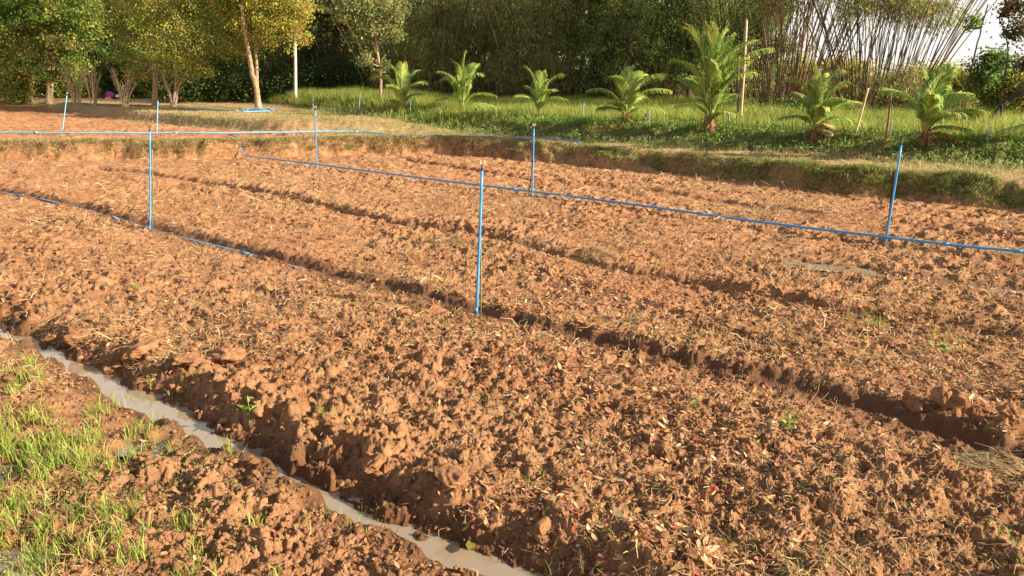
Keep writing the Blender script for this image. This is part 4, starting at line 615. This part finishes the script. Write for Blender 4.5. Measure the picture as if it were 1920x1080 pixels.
# ------------------------------------------------------------------ far wood behind everything, and undergrowth at its foot
def mass(name, n, x0, x1, y0, y1, top, Ls, Ws, palette, label, seed, m='leaf', low=0):
    r = np.random.default_rng(seed); ns = n // 30; x = r.uniform(x0, x1, ns); y = r.uniform(y0, y1, ns); tz = top(x) * (.6 + .8 * vn(x * .8, y * .8, seed)); z = G(x, y) + low + r.uniform(0, 1, ns) ** .8 * tz; S = np.stack([x, y, z], 1); k = r.integers(0, ns, n); C = S[k] + r.normal(0, Ls * 1.6, (n, 3)); C[:, 2] = np.maximum(C[:, 2], .6)
    A_ = Acc(); A_.add(*leaves(C, rdir(n, r) - [0, 0, .3], Ls * r.uniform(.7, 1.3, n), Ws, pal(palette, ns, .3, r)[k], r)); return tag(A_.build(name, M[m]), kind='stuff', label=label, cat='woodland')
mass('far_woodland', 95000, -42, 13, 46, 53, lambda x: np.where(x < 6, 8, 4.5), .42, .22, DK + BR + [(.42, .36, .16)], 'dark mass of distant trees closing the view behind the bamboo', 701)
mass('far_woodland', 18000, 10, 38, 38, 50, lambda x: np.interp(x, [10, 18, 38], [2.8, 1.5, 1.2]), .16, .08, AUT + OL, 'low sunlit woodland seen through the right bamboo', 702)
mass('undergrowth', 36000, -16, 10, 37, 41, lambda x: 1.3 + 0 * x, .13, .075, [(.03, .055, .015), (.05, .085, .02), (.07, .12, .03)], 'broad leaved undergrowth coloured dark for the forest shade at the foot of the trees', 703)  # near-black leaf greens: the shade under the trees is put into the palette
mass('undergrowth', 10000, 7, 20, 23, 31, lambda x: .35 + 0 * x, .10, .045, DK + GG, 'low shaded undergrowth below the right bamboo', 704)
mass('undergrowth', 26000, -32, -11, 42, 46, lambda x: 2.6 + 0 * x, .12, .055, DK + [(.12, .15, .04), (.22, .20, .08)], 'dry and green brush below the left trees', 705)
A_ = Acc(); n = 220; x, y = area(n, -16, -4, 36.6, 37.4); A_.add(*leaves(np.stack([x, y, G(x, y) + rng.uniform(.25, 1.0, n)], 1), rdir(n), .06, .05, pal([(.70, .60, .10), (.6, .45, .05)], n)))
tag(A_.build('yellow_blossoms', M['leaf']), kind='stuff', label='scattered yellow blossoms in the dark undergrowth', cat='flowers')

# bare tan shrubs in front of the left trees
def shrub(base, hpx, wpx, n, label, seed, nl=300):
    r = np.random.default_rng(seed); x, y, z = ground(*base); m = F / y; h = hpx / m; w_ = wpx / m / 2; t = thing('bare_shrub', (x, y, z), label, 'shrub', 'bare tan shrubs under the left trees'); B_ = Acc(); tips = []
    for k in range(n):
        a = r.uniform(0, 6.283); e = np.array([math.cos(a) * w_ * r.uniform(.3, 1), math.sin(a) * w_ * .6, h * r.uniform(.6, 1)]); s0 = np.array([math.cos(a) * w_ * .18, math.sin(a) * w_ * .15, -.03]); Q = spline([s0, s0 * .5 + e * [.25, .25, .4], e * [.7, .7, .75], e], 8); V, F_ = tube(Q, np.linspace(.024, .007, 8), 5, False); B_.add(V, F_)
        for q in range(4): s1 = Q[r.integers(2, 7)]; e1 = s1 + np.array([r.normal(0, .12), r.normal(0, .1), r.uniform(.08, .3)]); V, F_ = tube([s1, (s1 + e1) / 2 + r.normal(0, .02, 3), e1], [.010, .008, .004], 4, False); B_.add(V, F_); tips.append(e1)
    B_.build('stems', M['twig'], t); T_ = np.array(tips); k = r.integers(0, len(T_), nl); A2 = Acc(); A2.add(*leaves(T_[k] + r.normal(0, .06, (nl, 3)), rdir(nl, r), .05, .022, pal(OL + [(.42, .33, .14)], nl, .2, r), r)); A2.build('foliage', M['leaf'], t)
shrub((236, 202), 72, 62, 22, 'bare tan shrub fanning up in front of the purple bundle', 801, 120)
shrub((176, 200), 78, 50, 16, 'dry shrub left of the purple bundle with a white stem', 802, 500)
shrub((145, 198), 80, 60, 14, 'dry leafy shrub just right of the leftmost trunk', 803, 800)
shrub((55, 196), 80, 56, 14, 'reddish dry shrub left of the leftmost trunk', 804, 900)
# purple bundle, tan brush
x, y, z = atY(206, 182, 41)[0], 41, 0; z = float(G(np.array([x]), np.array([y]))[0]); t = thing('cloth_bundle', (x, y, z), 'crumpled purple and pink cloth bundle on the grass behind the bare shrub', 'cloth')
r8 = np.random.default_rng(5)
for k, (dx, dz, s, c) in enumerate([(-.18, .14, .17, (.22, .05, .20)), (.02, .18, .18, (.28, .06, .26)), (.2, .13, .16, (.16, .05, .16)), (.08, .08, .12, (.72, .10, .26)), (-.05, .07, .10, (.30, .34, .36)), (.34, .16, .12, (.34, .38, .40))]):
    V = lump(I3, 900 + k, .9) * np.array([s * 1.3, s, s * .9]); mk('cloth_fold', (V + [dx, -.03 * k, dz]) * 1.6, [F3], simple('cloth_%s' % ['plum', 'violet', 'dark_plum', 'pink', 'grey', 'pale_grey'][k], c, .7, .5, 25), t)
tree('dry_brush', (318, 190), 39, [([(318, 192), (317, 170), (318, 150)], .02, .01)], [(320, 142, 13, 0), (308, 158, 9, 0)], 1500, .07, .012, [(.62, .40, .20), (.50, .30, .14)], 'hanging clump of tan dead leaves seen between the forked stems', 541, cat='brush', cl=.06, droop=1.5)
# fence wire glimpsed behind the palms is omitted: too thin to see
